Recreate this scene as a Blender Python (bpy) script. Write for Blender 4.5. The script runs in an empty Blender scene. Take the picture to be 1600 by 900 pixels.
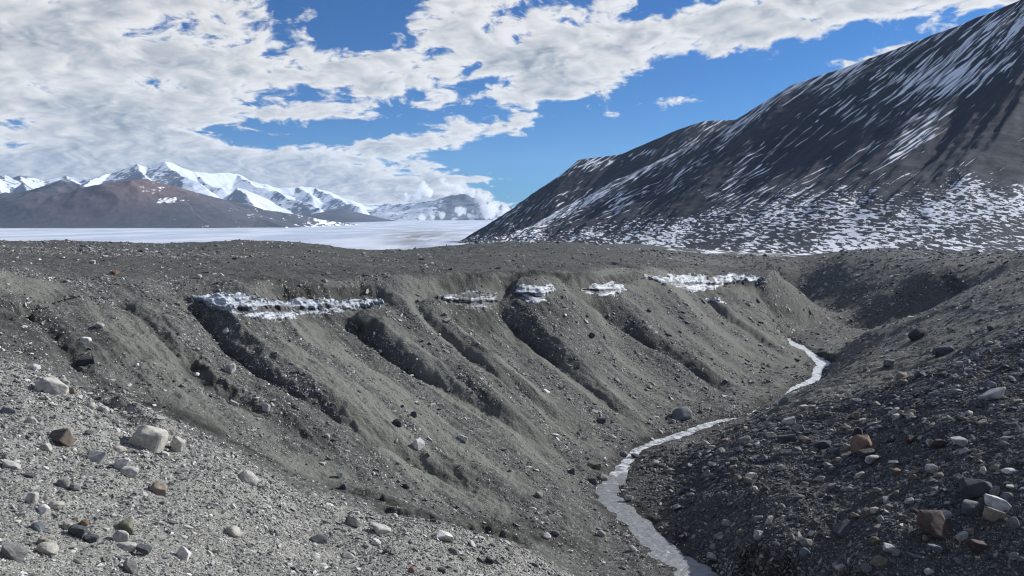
import bpy, bmesh, math, random
import numpy as np
from mathutils import Vector

scene = bpy.context.scene
COL = scene.collection
F, CX, HY = 1164.0, 800.0, 345.0        # focal length, centre column and horizon row of the photo (1600 px wide)

# ------------------------------------------------------------------ camera
cam_d = bpy.data.cameras.new("camera")
cam_d.sensor_width = 36.0
cam_d.lens = 36.0 * F / 1600.0
cam_d.shift_y = -(450.0 - HY) / 1600.0
cam_d.clip_start = 0.2
cam_d.clip_end = 80000.0
cam = bpy.data.objects.new("camera", cam_d)
cam.location = (0, 0, 0)
cam.rotation_euler = (math.radians(90), 0, 0)
COL.objects.link(cam)
scene.camera = cam

# ------------------------------------------------------------------ light
SUN_AZ = math.radians(66)      # to the right of the view direction (+Y)
SUN_EL = math.radians(28.5)
scene.view_settings.view_transform = 'Standard'
scene.view_settings.look = 'None'
scene.view_settings.gamma = 1.0
scene.view_settings.exposure = 0.26
scene.view_settings.use_curve_mapping = False
scene.cycles.use_denoising = True
scene.cycles.pixel_filter_type = 'BLACKMAN_HARRIS'
scene.cycles.filter_width = 1.15
scene.cycles.volume_bounces = 6
scene.cycles.use_adaptive_sampling = True
scene.cycles.adaptive_threshold = 0.026
scene.cycles.max_bounces = 8
scene.cycles.diffuse_bounces = 2
scene.cycles.transparent_max_bounces = 8

sun_d = bpy.data.lights.new("sun", 'SUN')
sun_d.energy = 5.0
sun_d.angle = math.radians(0.5)
sun_d.color = (1.0, 0.985, 0.955)
sun = bpy.data.objects.new("sun", sun_d)
sd = Vector((math.sin(SUN_AZ) * math.cos(SUN_EL), math.cos(SUN_AZ) * math.cos(SUN_EL), math.sin(SUN_EL)))
sun.rotation_euler = (-sd).to_track_quat('-Z', 'Y').to_euler()
sun.location = sd * 100
COL.objects.link(sun)


class NT:
    """small helper for node trees"""
    def __init__(self, tree):
        self.t = tree
        tree.nodes.clear()

    def n(self, typ, **kw):
        nd = self.t.nodes.new(typ)
        for k, v in kw.items():
            setattr(nd, k, v)
        return nd

    def l(self, a, b):
        self.t.links.new(a, b)

    def _in(self, sock, v):
        if hasattr(v, 'default_value') or hasattr(v, 'is_output'):
            self.l(v, sock)
        else:
            sock.default_value = v

    def m(self, op, a, b=0.0, c=None, clamp=False):
        nd = self.n('ShaderNodeMath', operation=op, use_clamp=clamp)
        self._in(nd.inputs[0], a)
        self._in(nd.inputs[1], b)
        if c is not None:
            self._in(nd.inputs[2], c)
        return nd.outputs[0]

    def v(self, op, a, b=None, s=None):
        nd = self.n('ShaderNodeVectorMath', operation=op)
        self._in(nd.inputs[0], a)
        if b is not None:
            self._in(nd.inputs[1], b)
        if s is not None:
            self._in(nd.inputs['Scale'], s)
        return nd.outputs['Value'] if op in ('DOT_PRODUCT', 'LENGTH', 'DISTANCE') else nd.outputs['Vector']

    def noise(self, vec, scale, detail=4.0, rough=0.5, dist=0.0, lac=2.0):
        nd = self.n('ShaderNodeTexNoise')
        if vec is not None:
            self.l(vec, nd.inputs['Vector'])
        nd.inputs['Scale'].default_value = scale
        nd.inputs['Detail'].default_value = detail
        nd.inputs['Roughness'].default_value = rough
        nd.inputs['Distortion'].default_value = dist
        nd.inputs['Lacunarity'].default_value = lac
        return nd.outputs['Fac']

    def vor(self, vec, scale, feature='F1', out='Distance', rnd=1.0):
        nd = self.n('ShaderNodeTexVoronoi', feature=feature)
        if vec is not None:
            self.l(vec, nd.inputs['Vector'])
        nd.inputs['Scale'].default_value = scale
        nd.inputs['Randomness'].default_value = rnd
        return nd.outputs[out]

    def ss(self, x, a, b, lo=0.0, hi=1.0):
        nd = self.n('ShaderNodeMapRange', interpolation_type='SMOOTHSTEP')
        self._in(nd.inputs[0], x)
        self._in(nd.inputs[1], a)
        self._in(nd.inputs[2], b)
        self._in(nd.inputs[3], lo)
        self._in(nd.inputs[4], hi)
        return nd.outputs[0]

    def mix(self, f, a, b, blend='MIX'):
        nd = self.n('ShaderNodeMix', data_type='RGBA', blend_type=blend)
        self._in(nd.inputs[0], f)
        for i, x in ((6, a), (7, b)):
            if isinstance(x, tuple):
                nd.inputs[i].default_value = (*x, 1.0) if len(x) == 3 else x
            else:
                self.l(x, nd.inputs[i])
        return nd.outputs[2]

    def ramp(self, fac, stops, interp='LINEAR'):
        nd = self.n('ShaderNodeValToRGB')
        cr = nd.color_ramp
        cr.interpolation = interp
        while len(cr.elements) < len(stops):
            cr.elements.new(0.5)
        for e, (p, c) in zip(cr.elements, stops):
            e.position = p
            e.color = (*c, 1.0)
        self.l(fac, nd.inputs[0])
        return nd.outputs[0]

    def xyz(self, vec):
        nd = self.n('ShaderNodeSeparateXYZ')
        self.l(vec, nd.inputs[0])
        return nd.outputs

    def comb(self, x, y, z):
        nd = self.n('ShaderNodeCombineXYZ')
        for i, a in enumerate((x, y, z)):
            self._in(nd.inputs[i], a)
        return nd.outputs[0]

    def attr(self, name, out='Fac', typ='GEOMETRY'):
        nd = self.n('ShaderNodeAttribute', attribute_name=name, attribute_type=typ)
        return nd.outputs[out]

    def bump(self, h, strength, dist, normal=None):
        nd = self.n('ShaderNodeBump')
        nd.inputs['Strength'].default_value = strength
        nd.inputs['Distance'].default_value = dist
        self.l(h, nd.inputs['Height'])
        if normal is not None:
            self.l(normal, nd.inputs['Normal'])
        return nd.outputs[0]


# ------------------------------------------------------------------ sky: clear air and a broken cloud deck
world = bpy.data.worlds.new("World")
scene.world = world
world.use_nodes = True
W = NT(world.node_tree)
tc = W.n('ShaderNodeTexCoord').outputs['Generated']
sky = W.n('ShaderNodeTexSky', sky_type='NISHITA')
sky.sun_disc = False
sky.sun_elevation = SUN_EL
sky.sun_rotation = SUN_AZ
sky.altitude = 900.0
sky.air_density = 1.0
sky.dust_density = 0.35
sky.ozone_density = 2.2
SKY_STRENGTH = 0.098
CLOUD_LEVEL = 0.72
dx, dy, dz = W.xyz(W.v('NORMALIZE', tc))
zc = W.m('MAXIMUM', dz, 0.0)
den = W.m('ADD', zc, 0.30)
pl = W.comb(W.m('DIVIDE', dx, den), W.m('DIVIDE', dy, den), 0.0)        # a level cloud deck seen from below
# bearing and elevation (in photo pixels) of each direction, for the cover map of the deck
ys = W.m('MAXIMUM', dy, 0.08)
A = W.m('MULTIPLY_ADD', W.m('DIVIDE', dx, ys), F, CX)
E = W.m('MULTIPLY_ADD', W.m('DIVIDE', dz, ys), -F, HY)
AE = W.comb(A, E, 0.0)
# (column, row, half width, half height, tilt, amount)
BLOBS = [
    (20, 140, 400, 420, 0, .36), (330, 130, 300, 130, 0, .10), (700, 85, 330, 66, -6, .19), (1000, 70, 300, 46, -9, .23),
    (1330, 10, 330, 30, -5, .27), (1390, 85, 150, 22, -20, .36), (930, 105, 210, 34, -8, .22), (1150, 62, 90, 14, -12, .14),
    (650, 226, 130, 17, -4, .30), (790, 190, 80, 26, -12, .22), (800, 150, 90, 16, -5, .24), (560, 262, 170, 22, 0, .26),
    (470, 285, 190, 30, 6, .30), (640, 300, 110, 26, 0, .18), (760, 278, 120, 7, -2, .22), (1060, 158, 50, 9, -8, .26),
    (950, 180, 45, 6, 0, .24), (1000, 230, 45, 8, -15, .30), (240, 250, 280, 60, 0, .14),
    (450, 205, 120, 24, 3, -.26), (510, 15, 170, 42, -8, -.30), (620, 150, 60, 26, 20, -.10), (740, 130, 60, 10, -8, -.16),
    (1000, 250, 300, 90, -30, -.22), (940, 60, 60, 8, -15, -.08), (1230, 105, 140, 36, -12, -.30), (620, 190, 90, 22, 0, -.10),
    (700, 250, 120, 18, 0, -.14), (900, -160, 700, 150, 0, .20), (830, 235, 170, 60, -10, -.18), (1000, 20, 60, 12, -10, -.12), (560, 60, 90, 20, -20, -.12), (300, 20, 40, 14, 0, -.1), (560, 215, 110, 14, -3, -.12),
    (735, 305, 62, 26, 24, .42), (690, 335, 90, 12, 0, .30), (600, 305, 60, 14, 0, .2), (110, 262, 330, 30, 0, .2),
]
# away from the view the deck goes on broken, as it is overhead at the left
cov = W.m('ADD', W.ss(dy, 0.75, 0.2, 0.0, 0.04), W.ss(dz, 0.32, 0.5, 0.0, 0.04))
for (bx_, by_, sx_, sy_, tilt, amt) in BLOBS:
    q = W.v('SUBTRACT', AE, (bx_, by_, 0.0))
    if tilt:
        rot = W.n('ShaderNodeVectorRotate', rotation_type='Z_AXIS')
        W.l(q, rot.inputs['Vector'])
        rot.inputs['Angle'].default_value = -math.radians(tilt)
        q = rot.outputs[0]
    q = W.v('MULTIPLY', q, (1.0 / sx_, 1.0 / sy_, 0.0))
    g = W.m('MULTIPLY', W.m('POWER', 2.718, W.m('MULTIPLY', W.v('DOT_PRODUCT', q, q), -1.0)), amt)
    cov = g if cov is None else W.m('ADD', cov, g)
w1 = W.n('ShaderNodeTexNoise')
W.l(pl, w1.inputs['Vector'])
w1.inputs['Scale'].default_value = 6.0
w1.inputs['Detail'].default_value = 2
pw = W.v('ADD', pl, W.v('SCALE', W.v('SUBTRACT', w1.outputs['Color'], (0.5, 0.5, 0.5)), s=0.12))


def cloud_density(vec, fine=1.0):
    a = W.noise(vec, 4.0, 5.0 * fine, 0.54)
    b = W.noise(vec, 15.0, 5.0 * fine, 0.60)
    return W.m('ADD', W.m('MULTIPLY', a, 0.62), W.m('MULTIPLY', b, 0.38))


sunp = (math.sin(SUN_AZ) * 0.018, math.cos(SUN_AZ) * 0.018, 0.0)
d0 = cloud_density(pw)
d1 = cloud_density(W.v('ADD', pw, sunp), 0.5)
dens = W.m('ADD', W.m('MULTIPLY_ADD', d0, 2.35, -0.675), cov)
cover = W.ss(dens, 0.56, 0.74)
thick = W.ss(dens, 0.66, 1.05)
relief = W.m('MULTIPLY', W.m('SUBTRACT', d0, d1), 2.7)
lum = W.m('ADD', W.m('SUBTRACT', 0.97, W.m('MULTIPLY', thick, 0.34)), relief)
lum = W.m('MINIMUM', W.m('MAXIMUM', lum, 0.40), 1.0)
ccol = W.mix(W.ss(lum, 0.35, 0.9), (0.86, 0.96, 1.10), (1.0, 1.0, 1.0))
ccol = W.v('SCALE', ccol, s=W.m('MULTIPLY', lum, CLOUD_LEVEL))
skyc = W.v('MULTIPLY', W.v('SCALE', sky.outputs[0], s=SKY_STRENGTH), (0.11, 0.40, 0.76))
allc = W.mix(W.m('MULTIPLY', cover, 0.97), skyc, ccol)
bg = W.n('ShaderNodeBackground')
W.l(allc, bg.inputs['Color'])
bg.inputs['Strength'].default_value = 1.0
world.cycles.sampling_method = 'MANUAL'
world.cycles.sample_map_resolution = 256
wo = W.n('ShaderNodeOutputWorld')
W.l(bg.outputs[0], wo.inputs['Surface'])

# ------------------------------------------------------------------ noise and mesh helpers
_rs = np.random.RandomState(7)
_PERM = _rs.permutation(4096).astype(np.int32)
_PERM = np.concatenate([_PERM, _PERM])
_GA = _rs.rand(4096) * 2 * np.pi
_GX, _GY = np.cos(_GA).astype(np.float32), np.sin(_GA).astype(np.float32)


def pnoise(x, y, seed=0):
    x = np.asarray(x, np.float32) + np.float32(seed * 37.31)
    y = np.asarray(y, np.float32) - np.float32(seed * 19.17)
    xi = np.floor(x).astype(np.int32)
    yi = np.floor(y).astype(np.int32)
    fx, fy = x - xi, y - yi
    u = fx * fx * fx * (fx * (fx * 6 - 15) + 10)
    w = fy * fy * fy * (fy * (fy * 6 - 15) + 10)

    def g(ix, iy, ax, ay):
        h = _PERM[_PERM[ix & 4095] + (iy & 4095)]
        return _GX[h] * ax + _GY[h] * ay
    n00 = g(xi, yi, fx, fy)
    n10 = g(xi + 1, yi, fx - 1, fy)
    n01 = g(xi, yi + 1, fx, fy - 1)
    n11 = g(xi + 1, yi + 1, fx - 1, fy - 1)
    return 1.5 * ((n00 * (1 - u) + n10 * u) * (1 - w) + (n01 * (1 - u) + n11 * u) * w)


def fbm(x, y, octv=4, seed=0, gain=0.5):
    r, a, f = 0.0, 1.0, 1.0
    for i in range(octv):
        r = r + a * pnoise(x * f, y * f, seed + i * 3)
        a *= gain
        f *= 2.03
    return r


def ridged(x, y, octv=4, seed=0, gain=0.5):
    r, a, f = 0.0, 1.0, 1.0
    for i in range(octv):
        r = r + a * (1 - 2 * np.abs(pnoise(x * f, y * f, seed + i * 3)))
        a *= gain
        f *= 2.07
    return r


def sstep(x, a, b):
    t = np.clip((x - a) / (b - a), 0, 1)
    return t * t * (3 - 2 * t)


def grid_mesh(name, X, Y, Z, mat, attrs=None, smooth=True, uv=None):
    nr, nc = X.shape
    me = bpy.data.meshes.new(name)
    nv = nr * nc
    co = np.stack([X, Y, Z], -1).reshape(-1, 3).astype(np.float32)
    idx = np.arange(nv).reshape(nr, nc)
    q = np.stack([idx[:-1, :-1], idx[:-1, 1:], idx[1:, 1:], idx[1:, :-1]], -1).reshape(-1, 4).astype(np.int32)
    nf = len(q)
    me.vertices.add(nv)
    me.vertices.foreach_set('co', co.ravel())
    me.loops.add(nf * 4)
    me.loops.foreach_set('vertex_index', q.ravel())
    me.polygons.add(nf)
    me.polygons.foreach_set('loop_start', np.arange(0, nf * 4, 4, dtype=np.int32))
    me.polygons.foreach_set('use_smooth', np.full(nf, smooth))
    me.update(calc_edges=True)
    for k, a in (attrs or {}).items():
        at = me.attributes.new(k, 'FLOAT', 'POINT')
        at.data.foreach_set('value', np.asarray(a, np.float32).ravel())
    if uv is not None:
        at = me.attributes.new('sheet', 'FLOAT_VECTOR', 'POINT')
        vv = np.zeros((nv, 3), np.float32)
        vv[:, 0] = uv[0].ravel()
        vv[:, 1] = uv[1].ravel()
        at.data.foreach_set('vector', vv.ravel())
    me.materials.append(mat)
    ob = bpy.data.objects.new(name, me)
    COL.objects.link(ob)
    return ob


def tag(o, label=None, cat=None, group=None, kind=None):
    if label: o['label'] = label
    if cat: o['category'] = cat
    if group: o['group'] = group
    if kind: o['kind'] = kind
    return o


def new_mat(name):
    m = bpy.data.materials.new(name)
    m.use_nodes = True
    T = NT(m.node_tree)
    b = T.n('ShaderNodeBsdfPrincipled')
    o = T.n('ShaderNodeOutputMaterial')
    T.l(b.outputs[0], o.inputs['Surface'])
    b.inputs['Roughness'].default_value = 0.9
    b.inputs['Specular IOR Level'].default_value = 0.25
    return m, T, b, o


def P(px, py, Y):
    return ((px - CX) / F * Y, Y, -(py - HY) / F * Y)
# ------------------------------------------------------------------ the ground: plateau, gully and moraine slopes as one height field
WATER_Z = -15.0
# stations read off the place: (column, row, distance along the view) -> a point of the ground
STN = [
    # plateau beyond the gully
    (0, 377, 100), (0, 395, 65), (0, 413, 42), (200, 379, 105), (200, 400, 68), (200, 431, 46), (100, 376, 102), (290, 380, 110),
    (360, 376, 115), (360, 400, 75), (400, 440, 49.5), (440, 377, 118), (500, 383, 121), (585, 391, 125), (585, 408, 85), (600, 430, 58),
    (660, 388, 128), (740, 380, 130), (740, 400, 90), (740, 427, 62), (850, 378, 135), (850, 400, 95), (880, 426, 69),
    (1000, 394, 130), (1000, 418, 83), (950, 383, 134), (1100, 402, 150), (1100, 424, 96), (1190, 409, 160), (1195, 433, 101), (500, 437, 54),
    (820, 427, 66), (1045, 420, 89), (680, 428, 60),
    # left wall under the rim
    (60, 470, 38), (0, 470, 36), (0, 520, 32.5), (100, 500, 37), (130, 565, 33), (60, 545, 31.5), (200, 500, 40), (250, 560, 36),
    (200, 618, 31.5), (275, 648, 30.5), (300, 600, 34.5), (330, 462, 47.5), (420, 462, 49.3),
    # crest of the near gravel slope and the hollow behind it
    (0, 555, 27), (120, 592, 27), (250, 660, 26.5), (400, 725, 26.5), (520, 780, 26.5), (700, 822, 27.5), (800, 852, 28.5), (890, 893, 29.5),
    (0, 541, 31), (120, 580, 31), (400, 712, 30.3), (520, 765, 30.8), (700, 811, 31.2), (830, 850, 31.6),
    # near gravel slope
    (0, 650, 21.5), (0, 750, 17.5), (0, 900, 12.8), (200, 750, 20.5), (200, 900, 15), (400, 800, 22), (400, 900, 18), (600, 850, 24),
    (600, 900, 21.5), (750, 890, 25), (200, 680, 23.8), (500, 840, 23.3),
    # far slope of the gully
    (400, 600, 38), (350, 520, 43.5), (480, 560, 43.5), (335, 478, 46.2), (450, 495, 48), (560, 500, 51.5), (640, 470, 55.5), (500, 650, 37),
    (450, 695, 33.2), (600, 600, 44), (600, 720, 35), (700, 650, 43.5), (750, 560, 53), (750, 740, 38), (820, 650, 47), (870, 720, 43.5),
    (900, 780, 38.5), (850, 820, 34.2), (940, 855, 33.8), (920, 690, 48), (930, 600, 57), (850, 520, 61.5), (800, 462, 64), (950, 500, 69),
    (930, 457, 70.5), (1010, 440, 80), (1050, 560, 67), (1100, 500, 79), (1120, 620, 62), (1180, 560, 75), (1200, 500, 91), (1250, 480, 105),
    (1230, 518, 93), (1290, 489, 118), (700, 480, 58.5), (740, 462, 61), (1100, 450, 92), (680, 760, 35.5), (560, 560, 47), (660, 540, 51),
    # gully floor
    (1090, 900, 31.5), (1030, 850, 34.6), (985, 805, 38), (948, 765, 41.6), (975, 725, 45.9), (1000, 700, 49), (1060, 680, 52), (1130, 655, 56.3),
    (1200, 622, 63), (1265, 600, 68.5), (1290, 570, 77.6), (1250, 545, 87.3), (1228, 530, 94.4), (1262, 510, 105),
    # near right slope, its brow, and the spurs behind
    (1600, 450, 62), (1600, 500, 50), (1600, 590, 37), (1600, 650, 32), (1600, 700, 29.3), (1600, 800, 26), (1600, 900, 24),
    (1450, 620, 39), (1450, 700, 32.5), (1450, 800, 28), (1450, 900, 25), (1330, 650, 43), (1330, 720, 36), (1330, 800, 30.5), (1330, 900, 26.5),
    (1200, 670, 45), (1200, 720, 39), (1200, 800, 33), (1200, 900, 28), (1100, 720, 43), (1100, 800, 36), (1135, 860, 32.6), (1040, 742, 43.5),
    (1040, 800, 37.8), (1350, 560, 62), (1300, 600, 53), (1230, 625, 57.5), (1420, 560, 55), (1500, 560, 48), (1400, 520, 70), (1500, 500, 60),
    (1265, 550, 80.5), (1352, 521, 78), (1439, 490, 76), (1520, 449, 74), (1600, 423, 72),
    (1352, 531, 87), (1439, 501, 87), (1520, 463, 85), (1352, 513, 107), (1439, 478, 107), (1505, 446, 105), (1300, 488, 121), (1380, 460, 114), (1450, 430, 112), (1470, 420, 113),
    (1400, 440, 120), (1310, 450, 131), (1250, 456, 141), (1222, 430, 147), (1222, 446, 104), (1250, 461, 108), (1275, 475, 112.5), (1208, 413, 152), (1323, 407, 143), (1410, 408, 132), (1480, 401, 138),
    (1600, 394, 118), (1550, 425, 88),
    # plain towards the foot of the big mountain
    (1200, 402, 300), (1200, 392, 600), (1500, 398, 300), (1500, 401, 200), (1500, 391, 600), (900, 384, 300), (900, 386, 600), (1700, 398, 250),
    (1700, 391, 600), (900, 378, 1100), (1300, 378, 1100), (1700, 378, 1100), (1050, 394, 220), (1300, 401, 220), (1700, 390, 150),
]
XYZ = [
    (0, 2.5, -2.6), (-3, 3, -2.7), (3, 3, -3.6), (0, 8, -5.6), (-6, 8, -5.2), (7, 7, -8.8), (15, 15, -14.8), (3, 15, -9.3), (7, 22, -13.6), (-3, 12, -7.0),
    (18, 14, -15), (13, 21.5, -15.0), (10.3, 26.7, -15.0), (-20, 15, -4.6), (-30, 25, -4.0), (-60, 50, -2.6), (-110, 90, -3.0), (26, 22, -8.4), (40, 33, -5.8),
    (44.2, 121, -14.2), (48.5, 124, -14.9), (41.5, 118, -12.8), (42, 130, -13.6), (46, 140, -13.4), (70, 60, -4.4), (110, 90, -4.2), (160, 130, -6), (60, 46, -4.4), (9, 15, -12.3),
    # the ground falls away to the glacier behind the plateau
    (-130, 180, -10), (-30, 180, -10), (-260, 320, -24), (-60, 320, -22), (-500, 600, -42), (-100, 600, -38), (-900, 1200, -60), (-200, 1200, -60), (300, 1600, -60),
    (-2000, 3000, -75), (0, 3000, -75), (2000, 3000, -75), (-9000, 12000, -90), (0, 12000, -90), (9000, 12000, -90), (-25000, 30000, -100), (0, 30000, -100), (25000, 30000, -100),
]
pts = np.array([P(*s) for s in STN] + [list(p) for p in XYZ], float)


def warp(x, y):
    return np.stack([1.6 * x / y, np.log(y)], -1)


_tp = warp(pts[:, 0], pts[:, 1])


def _ker(r2):
    return 0.5 * r2 * np.log(r2 + 1e-12)


_n = len(pts)
_d2 = ((_tp[:, None] - _tp[None]) ** 2).sum(-1)
_A = np.zeros((_n + 3, _n + 3))
_A[:_n, :_n] = _ker(_d2) + np.eye(_n) * 4e-5
_A[:_n, _n] = _A[_n, :_n] = 1
_A[:_n, _n + 1:] = _tp
_A[_n + 1:, :_n] = _tp.T
_rhs = np.zeros(_n + 3)
_rhs[:_n] = pts[:, 2]
_wt = np.linalg.solve(_A, _rhs)


def base_height(x, y):
    sh = x.shape
    t = warp(x.ravel(), y.ravel()).astype(np.float32)
    out = np.empty(len(t))
    tp = _tp.astype(np.float32)
    w32 = _wt[:_n].astype(np.float32)
    for i in range(0, len(t), 40000):
        c = t[i:i + 40000]
        r2 = (c[:, 0, None] - tp[None, :, 0]) ** 2 + (c[:, 1, None] - tp[None, :, 1]) ** 2
        out[i:i + 40000] = (0.5 * r2 * np.log(r2 + 1e-12)) @ w32 + _wt[_n] + c @ _wt[_n + 1:]
    return out.reshape(sh)


# the plateau: a gently rolling surface of its own; the gully walls are cut into it with a sharp brink
CAP = [P(*q) for q in STN[:34]] + [tuple(p) for p in XYZ if p[1] >= 180 or p[0] <= -60] + [P(*q) for q in STN if q[2] >= 200] + [
    (-25, 30, -2.4), (-14, 35, -3.0), (-5, 40, -3.7), (2, 45, -4.0), (9, 55, -4.4), (18, 65, -5.0), (28, 80, -5.8), (-18, 20, 0.5), (0, 20, 1.0), (0, 8, 3), (10, 10, 4), (-10, 10, 3),
    (18, 40, 1), (30, 60, 1.5), (44, 85, 1.0), (52, 110, 0.5), (62, 140, -1.0), (90, 150, -2), (40, 30, 3), (100, 80, 2), (25, 20, 3), (200, 160, -3)]
_cp = np.array(CAP, float)
_ct = warp(_cp[:, 0], _cp[:, 1])
_m = len(_cp)
_B = np.zeros((_m + 3, _m + 3))
_B[:_m, :_m] = _ker(((_ct[:, None] - _ct[None]) ** 2).sum(-1)) + np.eye(_m) * 2e-3
_B[:_m, _m] = _B[_m, :_m] = 1
_B[:_m, _m + 1:] = _ct
_B[_m + 1:, :_m] = _ct.T
_cw = np.linalg.solve(_B, np.concatenate([_cp[:, 2], np.zeros(3)]))


def cap_height(x, y):
    t = warp(x.ravel(), y.ravel()).astype(np.float32)
    out = np.empty(len(t))
    ct, w32 = _ct.astype(np.float32), _cw[:_m].astype(np.float32)
    for i in range(0, len(t), 60000):
        c = t[i:i + 60000]
        r2 = (c[:, 0, None] - ct[None, :, 0]) ** 2 + (c[:, 1, None] - ct[None, :, 1]) ** 2
        out[i:i + 60000] = (0.5 * r2 * np.log(r2 + 1e-12)) @ w32 + _cw[_m] + c @ _cw[_m + 1:]
    return out.reshape(x.shape)


def smin(a, b, k):
    h = np.clip(0.5 + 0.5 * (b - a) / k, 0, 1)
    return b * (1 - h) + a * h - k * h * (1 - h)


# the sheet is finest where the slopes stand
UC = np.concatenate([np.linspace(-1.35, -0.74, 50)[:-1], np.linspace(-0.74, 0.74, 820), np.linspace(0.74, 1.35, 50)[1:]])
YR = np.concatenate([np.exp(np.linspace(math.log(2.5), math.log(11), 40))[:-1], np.exp(np.linspace(math.log(11), math.log(24), 210))[:-1],
                     np.exp(np.linspace(math.log(24), math.log(70), 420))[:-1], np.exp(np.linspace(math.log(70), math.log(180), 170))[:-1],
                     np.exp(np.linspace(math.log(180), math.log(1200), 60))[:-1], np.exp(np.linspace(math.log(1200), math.log(15800), 18))])
GU, GY = np.meshgrid(UC, YR)
GX = GU * GY
GZ = base_height(GX, GY)
GC = cap_height(GX, GY)
BRINK = GZ - GC                                     # > 0: plateau, < 0: cut away
GZ = np.where(GY < 400, smin(GZ, GC, 0.35), GZ)


def col_of(px):
    return np.interp((px - CX) / F, UC, np.arange(len(UC)))


def ground_at(px, py, Zg=None):
    """the first point of the ground met by the sight line through (px, py)"""
    Zg = GZ if Zg is None else Zg
    c = col_of(px)
    c0 = int(min(max(math.floor(c), 0), len(UC) - 2))
    f = c - c0
    zz = Zg[:, c0] * (1 - f) + Zg[:, c0 + 1] * f
    v = HY - F * zz / YR
    hit = np.nonzero(v <= py)[0]
    r = int(hit[0]) if len(hit) else len(YR) - 1
    if r == 0:
        y = YR[0]
    else:
        t = (v[r - 1] - py) / max(v[r - 1] - v[r], 1e-6)
        y = YR[r - 1] + (YR[r] - YR[r - 1]) * min(max(t, 0), 1)
    u = (px - CX) / F
    return np.array([u * y, y, np.interp(y, YR, zz)])


def ground_at_many(PX, PY):
    """ground_at for a whole raster whose columns share one pixel column"""
    out = np.empty(PX.shape + (3,))
    for j in range(PX.shape[1]):
        px = PX[0, j]
        c = col_of(px)
        c0 = int(min(max(math.floor(c), 0), len(UC) - 2))
        zz = GZ[:, c0] * (1 - c + c0) + GZ[:, c0 + 1] * (c - c0)
        vm = np.minimum.accumulate(HY - F * zz / YR)                 # never rises: the visible envelope
        y = np.interp(-PY[:, j], -vm + np.arange(len(vm)) * 1e-9, YR)
        out[:, j, 0] = (px - CX) / F * y
        out[:, j, 1] = y
        out[:, j, 2] = np.interp(y, YR, zz)
    return out


def height_xy(x, y, Zg=None):
    Zg = GZ if Zg is None else Zg
    c = np.interp(x / y, UC, np.arange(len(UC)))
    r = np.interp(y, YR, np.arange(len(YR)))
    c0 = np.clip(np.floor(c).astype(int), 0, len(UC) - 2)
    r0 = np.clip(np.floor(r).astype(int), 0, len(YR) - 2)
    fc, fr = c - c0, r - r0
    return ((Zg[r0, c0] * (1 - fc) + Zg[r0, c0 + 1] * fc) * (1 - fr) + (Zg[r0 + 1, c0] * (1 - fc) + Zg[r0 + 1, c0 + 1] * fc) * fr)


def poly_dist(x, y, pl, want_t=False):
    """distance to a plan polyline, signed (+ to the left hand when walking along it), and the share walked"""
    best = np.full(x.shape, 1e9)
    sign = np.ones(x.shape)
    tt = np.zeros(x.shape)
    seg = np.linalg.norm(np.diff(pl[:, :2], axis=0), axis=1)
    cum = np.concatenate([[0], np.cumsum(seg)])
    for i in range(len(pl) - 1):
        ax, ay = pl[i, :2]
        bx, by = pl[i + 1, :2]
        ex, ey = bx - ax, by - ay
        t = np.clip(((x - ax) * ex + (y - ay) * ey) / (ex * ex + ey * ey + 1e-9), 0, 1)
        qx, qy = x - ax - t * ex, y - ay - t * ey
        d = np.hypot(qx, qy)
        m = d < best
        best = np.where(m, d, best)
        sign = np.where(m, np.sign(ex * qy - ey * qx), sign)
        tt = np.where(m, (cum[i] + t * seg[i]) / cum[-1], tt)
    return best, sign, tt


# runnels down the left wall: (pixels of the runnel bed, rib height, width of the shaded side, width of the lit side)
CREASES = [
    ([(296, 476), (318, 505), (350, 545), (405, 585), (460, 618), (530, 660), (640, 715), (800, 795)], 0.8, 1.45, 6.5),
    ([(530, 492), (560, 518), (590, 545), (640, 580), (690, 604), (745, 636), (800, 672), (880, 715)], 0.9, 1.45, 5.2),
    ([(642, 474), (700, 536), (745, 574), (800, 610), (850, 640), (930, 690)], 0.8, 1.4, 4.8),
    ([(772, 472), (805, 512), (850, 558), (895, 590), (940, 625), (1000, 668)], 0.95, 1.6, 5.0),
    ([(893, 456), (937, 481), (975, 516), (1012, 541), (1069, 570), (1120, 605), (1150, 635)], 0.9, 1.8, 6.0),
    ([(1100, 462), (1125, 490), (1170, 520), (1225, 560)], 0.7, 1.3, 4.5),
    ([(1183, 450), (1206, 477), (1244, 497), (1275, 520)], 1.2, 2.2, 4.5),
    ([(20, 478), (60, 500), (100, 540), (150, 600), (200, 622)], 0.22, 0.8, 4.0),
    ([(180, 470), (230, 510), (285, 560), (330, 600), (420, 650), (560, 735)], 0.22, 0.9, 4.0),
    ([(560, 690), (620, 705), (680, 740), (760, 790)], 0.3, 0.9, 3.0),
    ([(120, 590), (160, 622), (210, 660), (280, 690)], 0.3, 0.8, 2.0),
]
WET_SHADE = np.zeros_like(GZ)
near_m = (GY > 20) & (GY < 190)
nx, ny = GX[near_m], GY[near_m]
add = np.zeros(nx.shape)
wet = np.zeros(nx.shape)
wob = fbm(nx * 0.35, ny * 0.35, 4, 11) * 0.26
rib_add = np.zeros(nx.shape)
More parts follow.
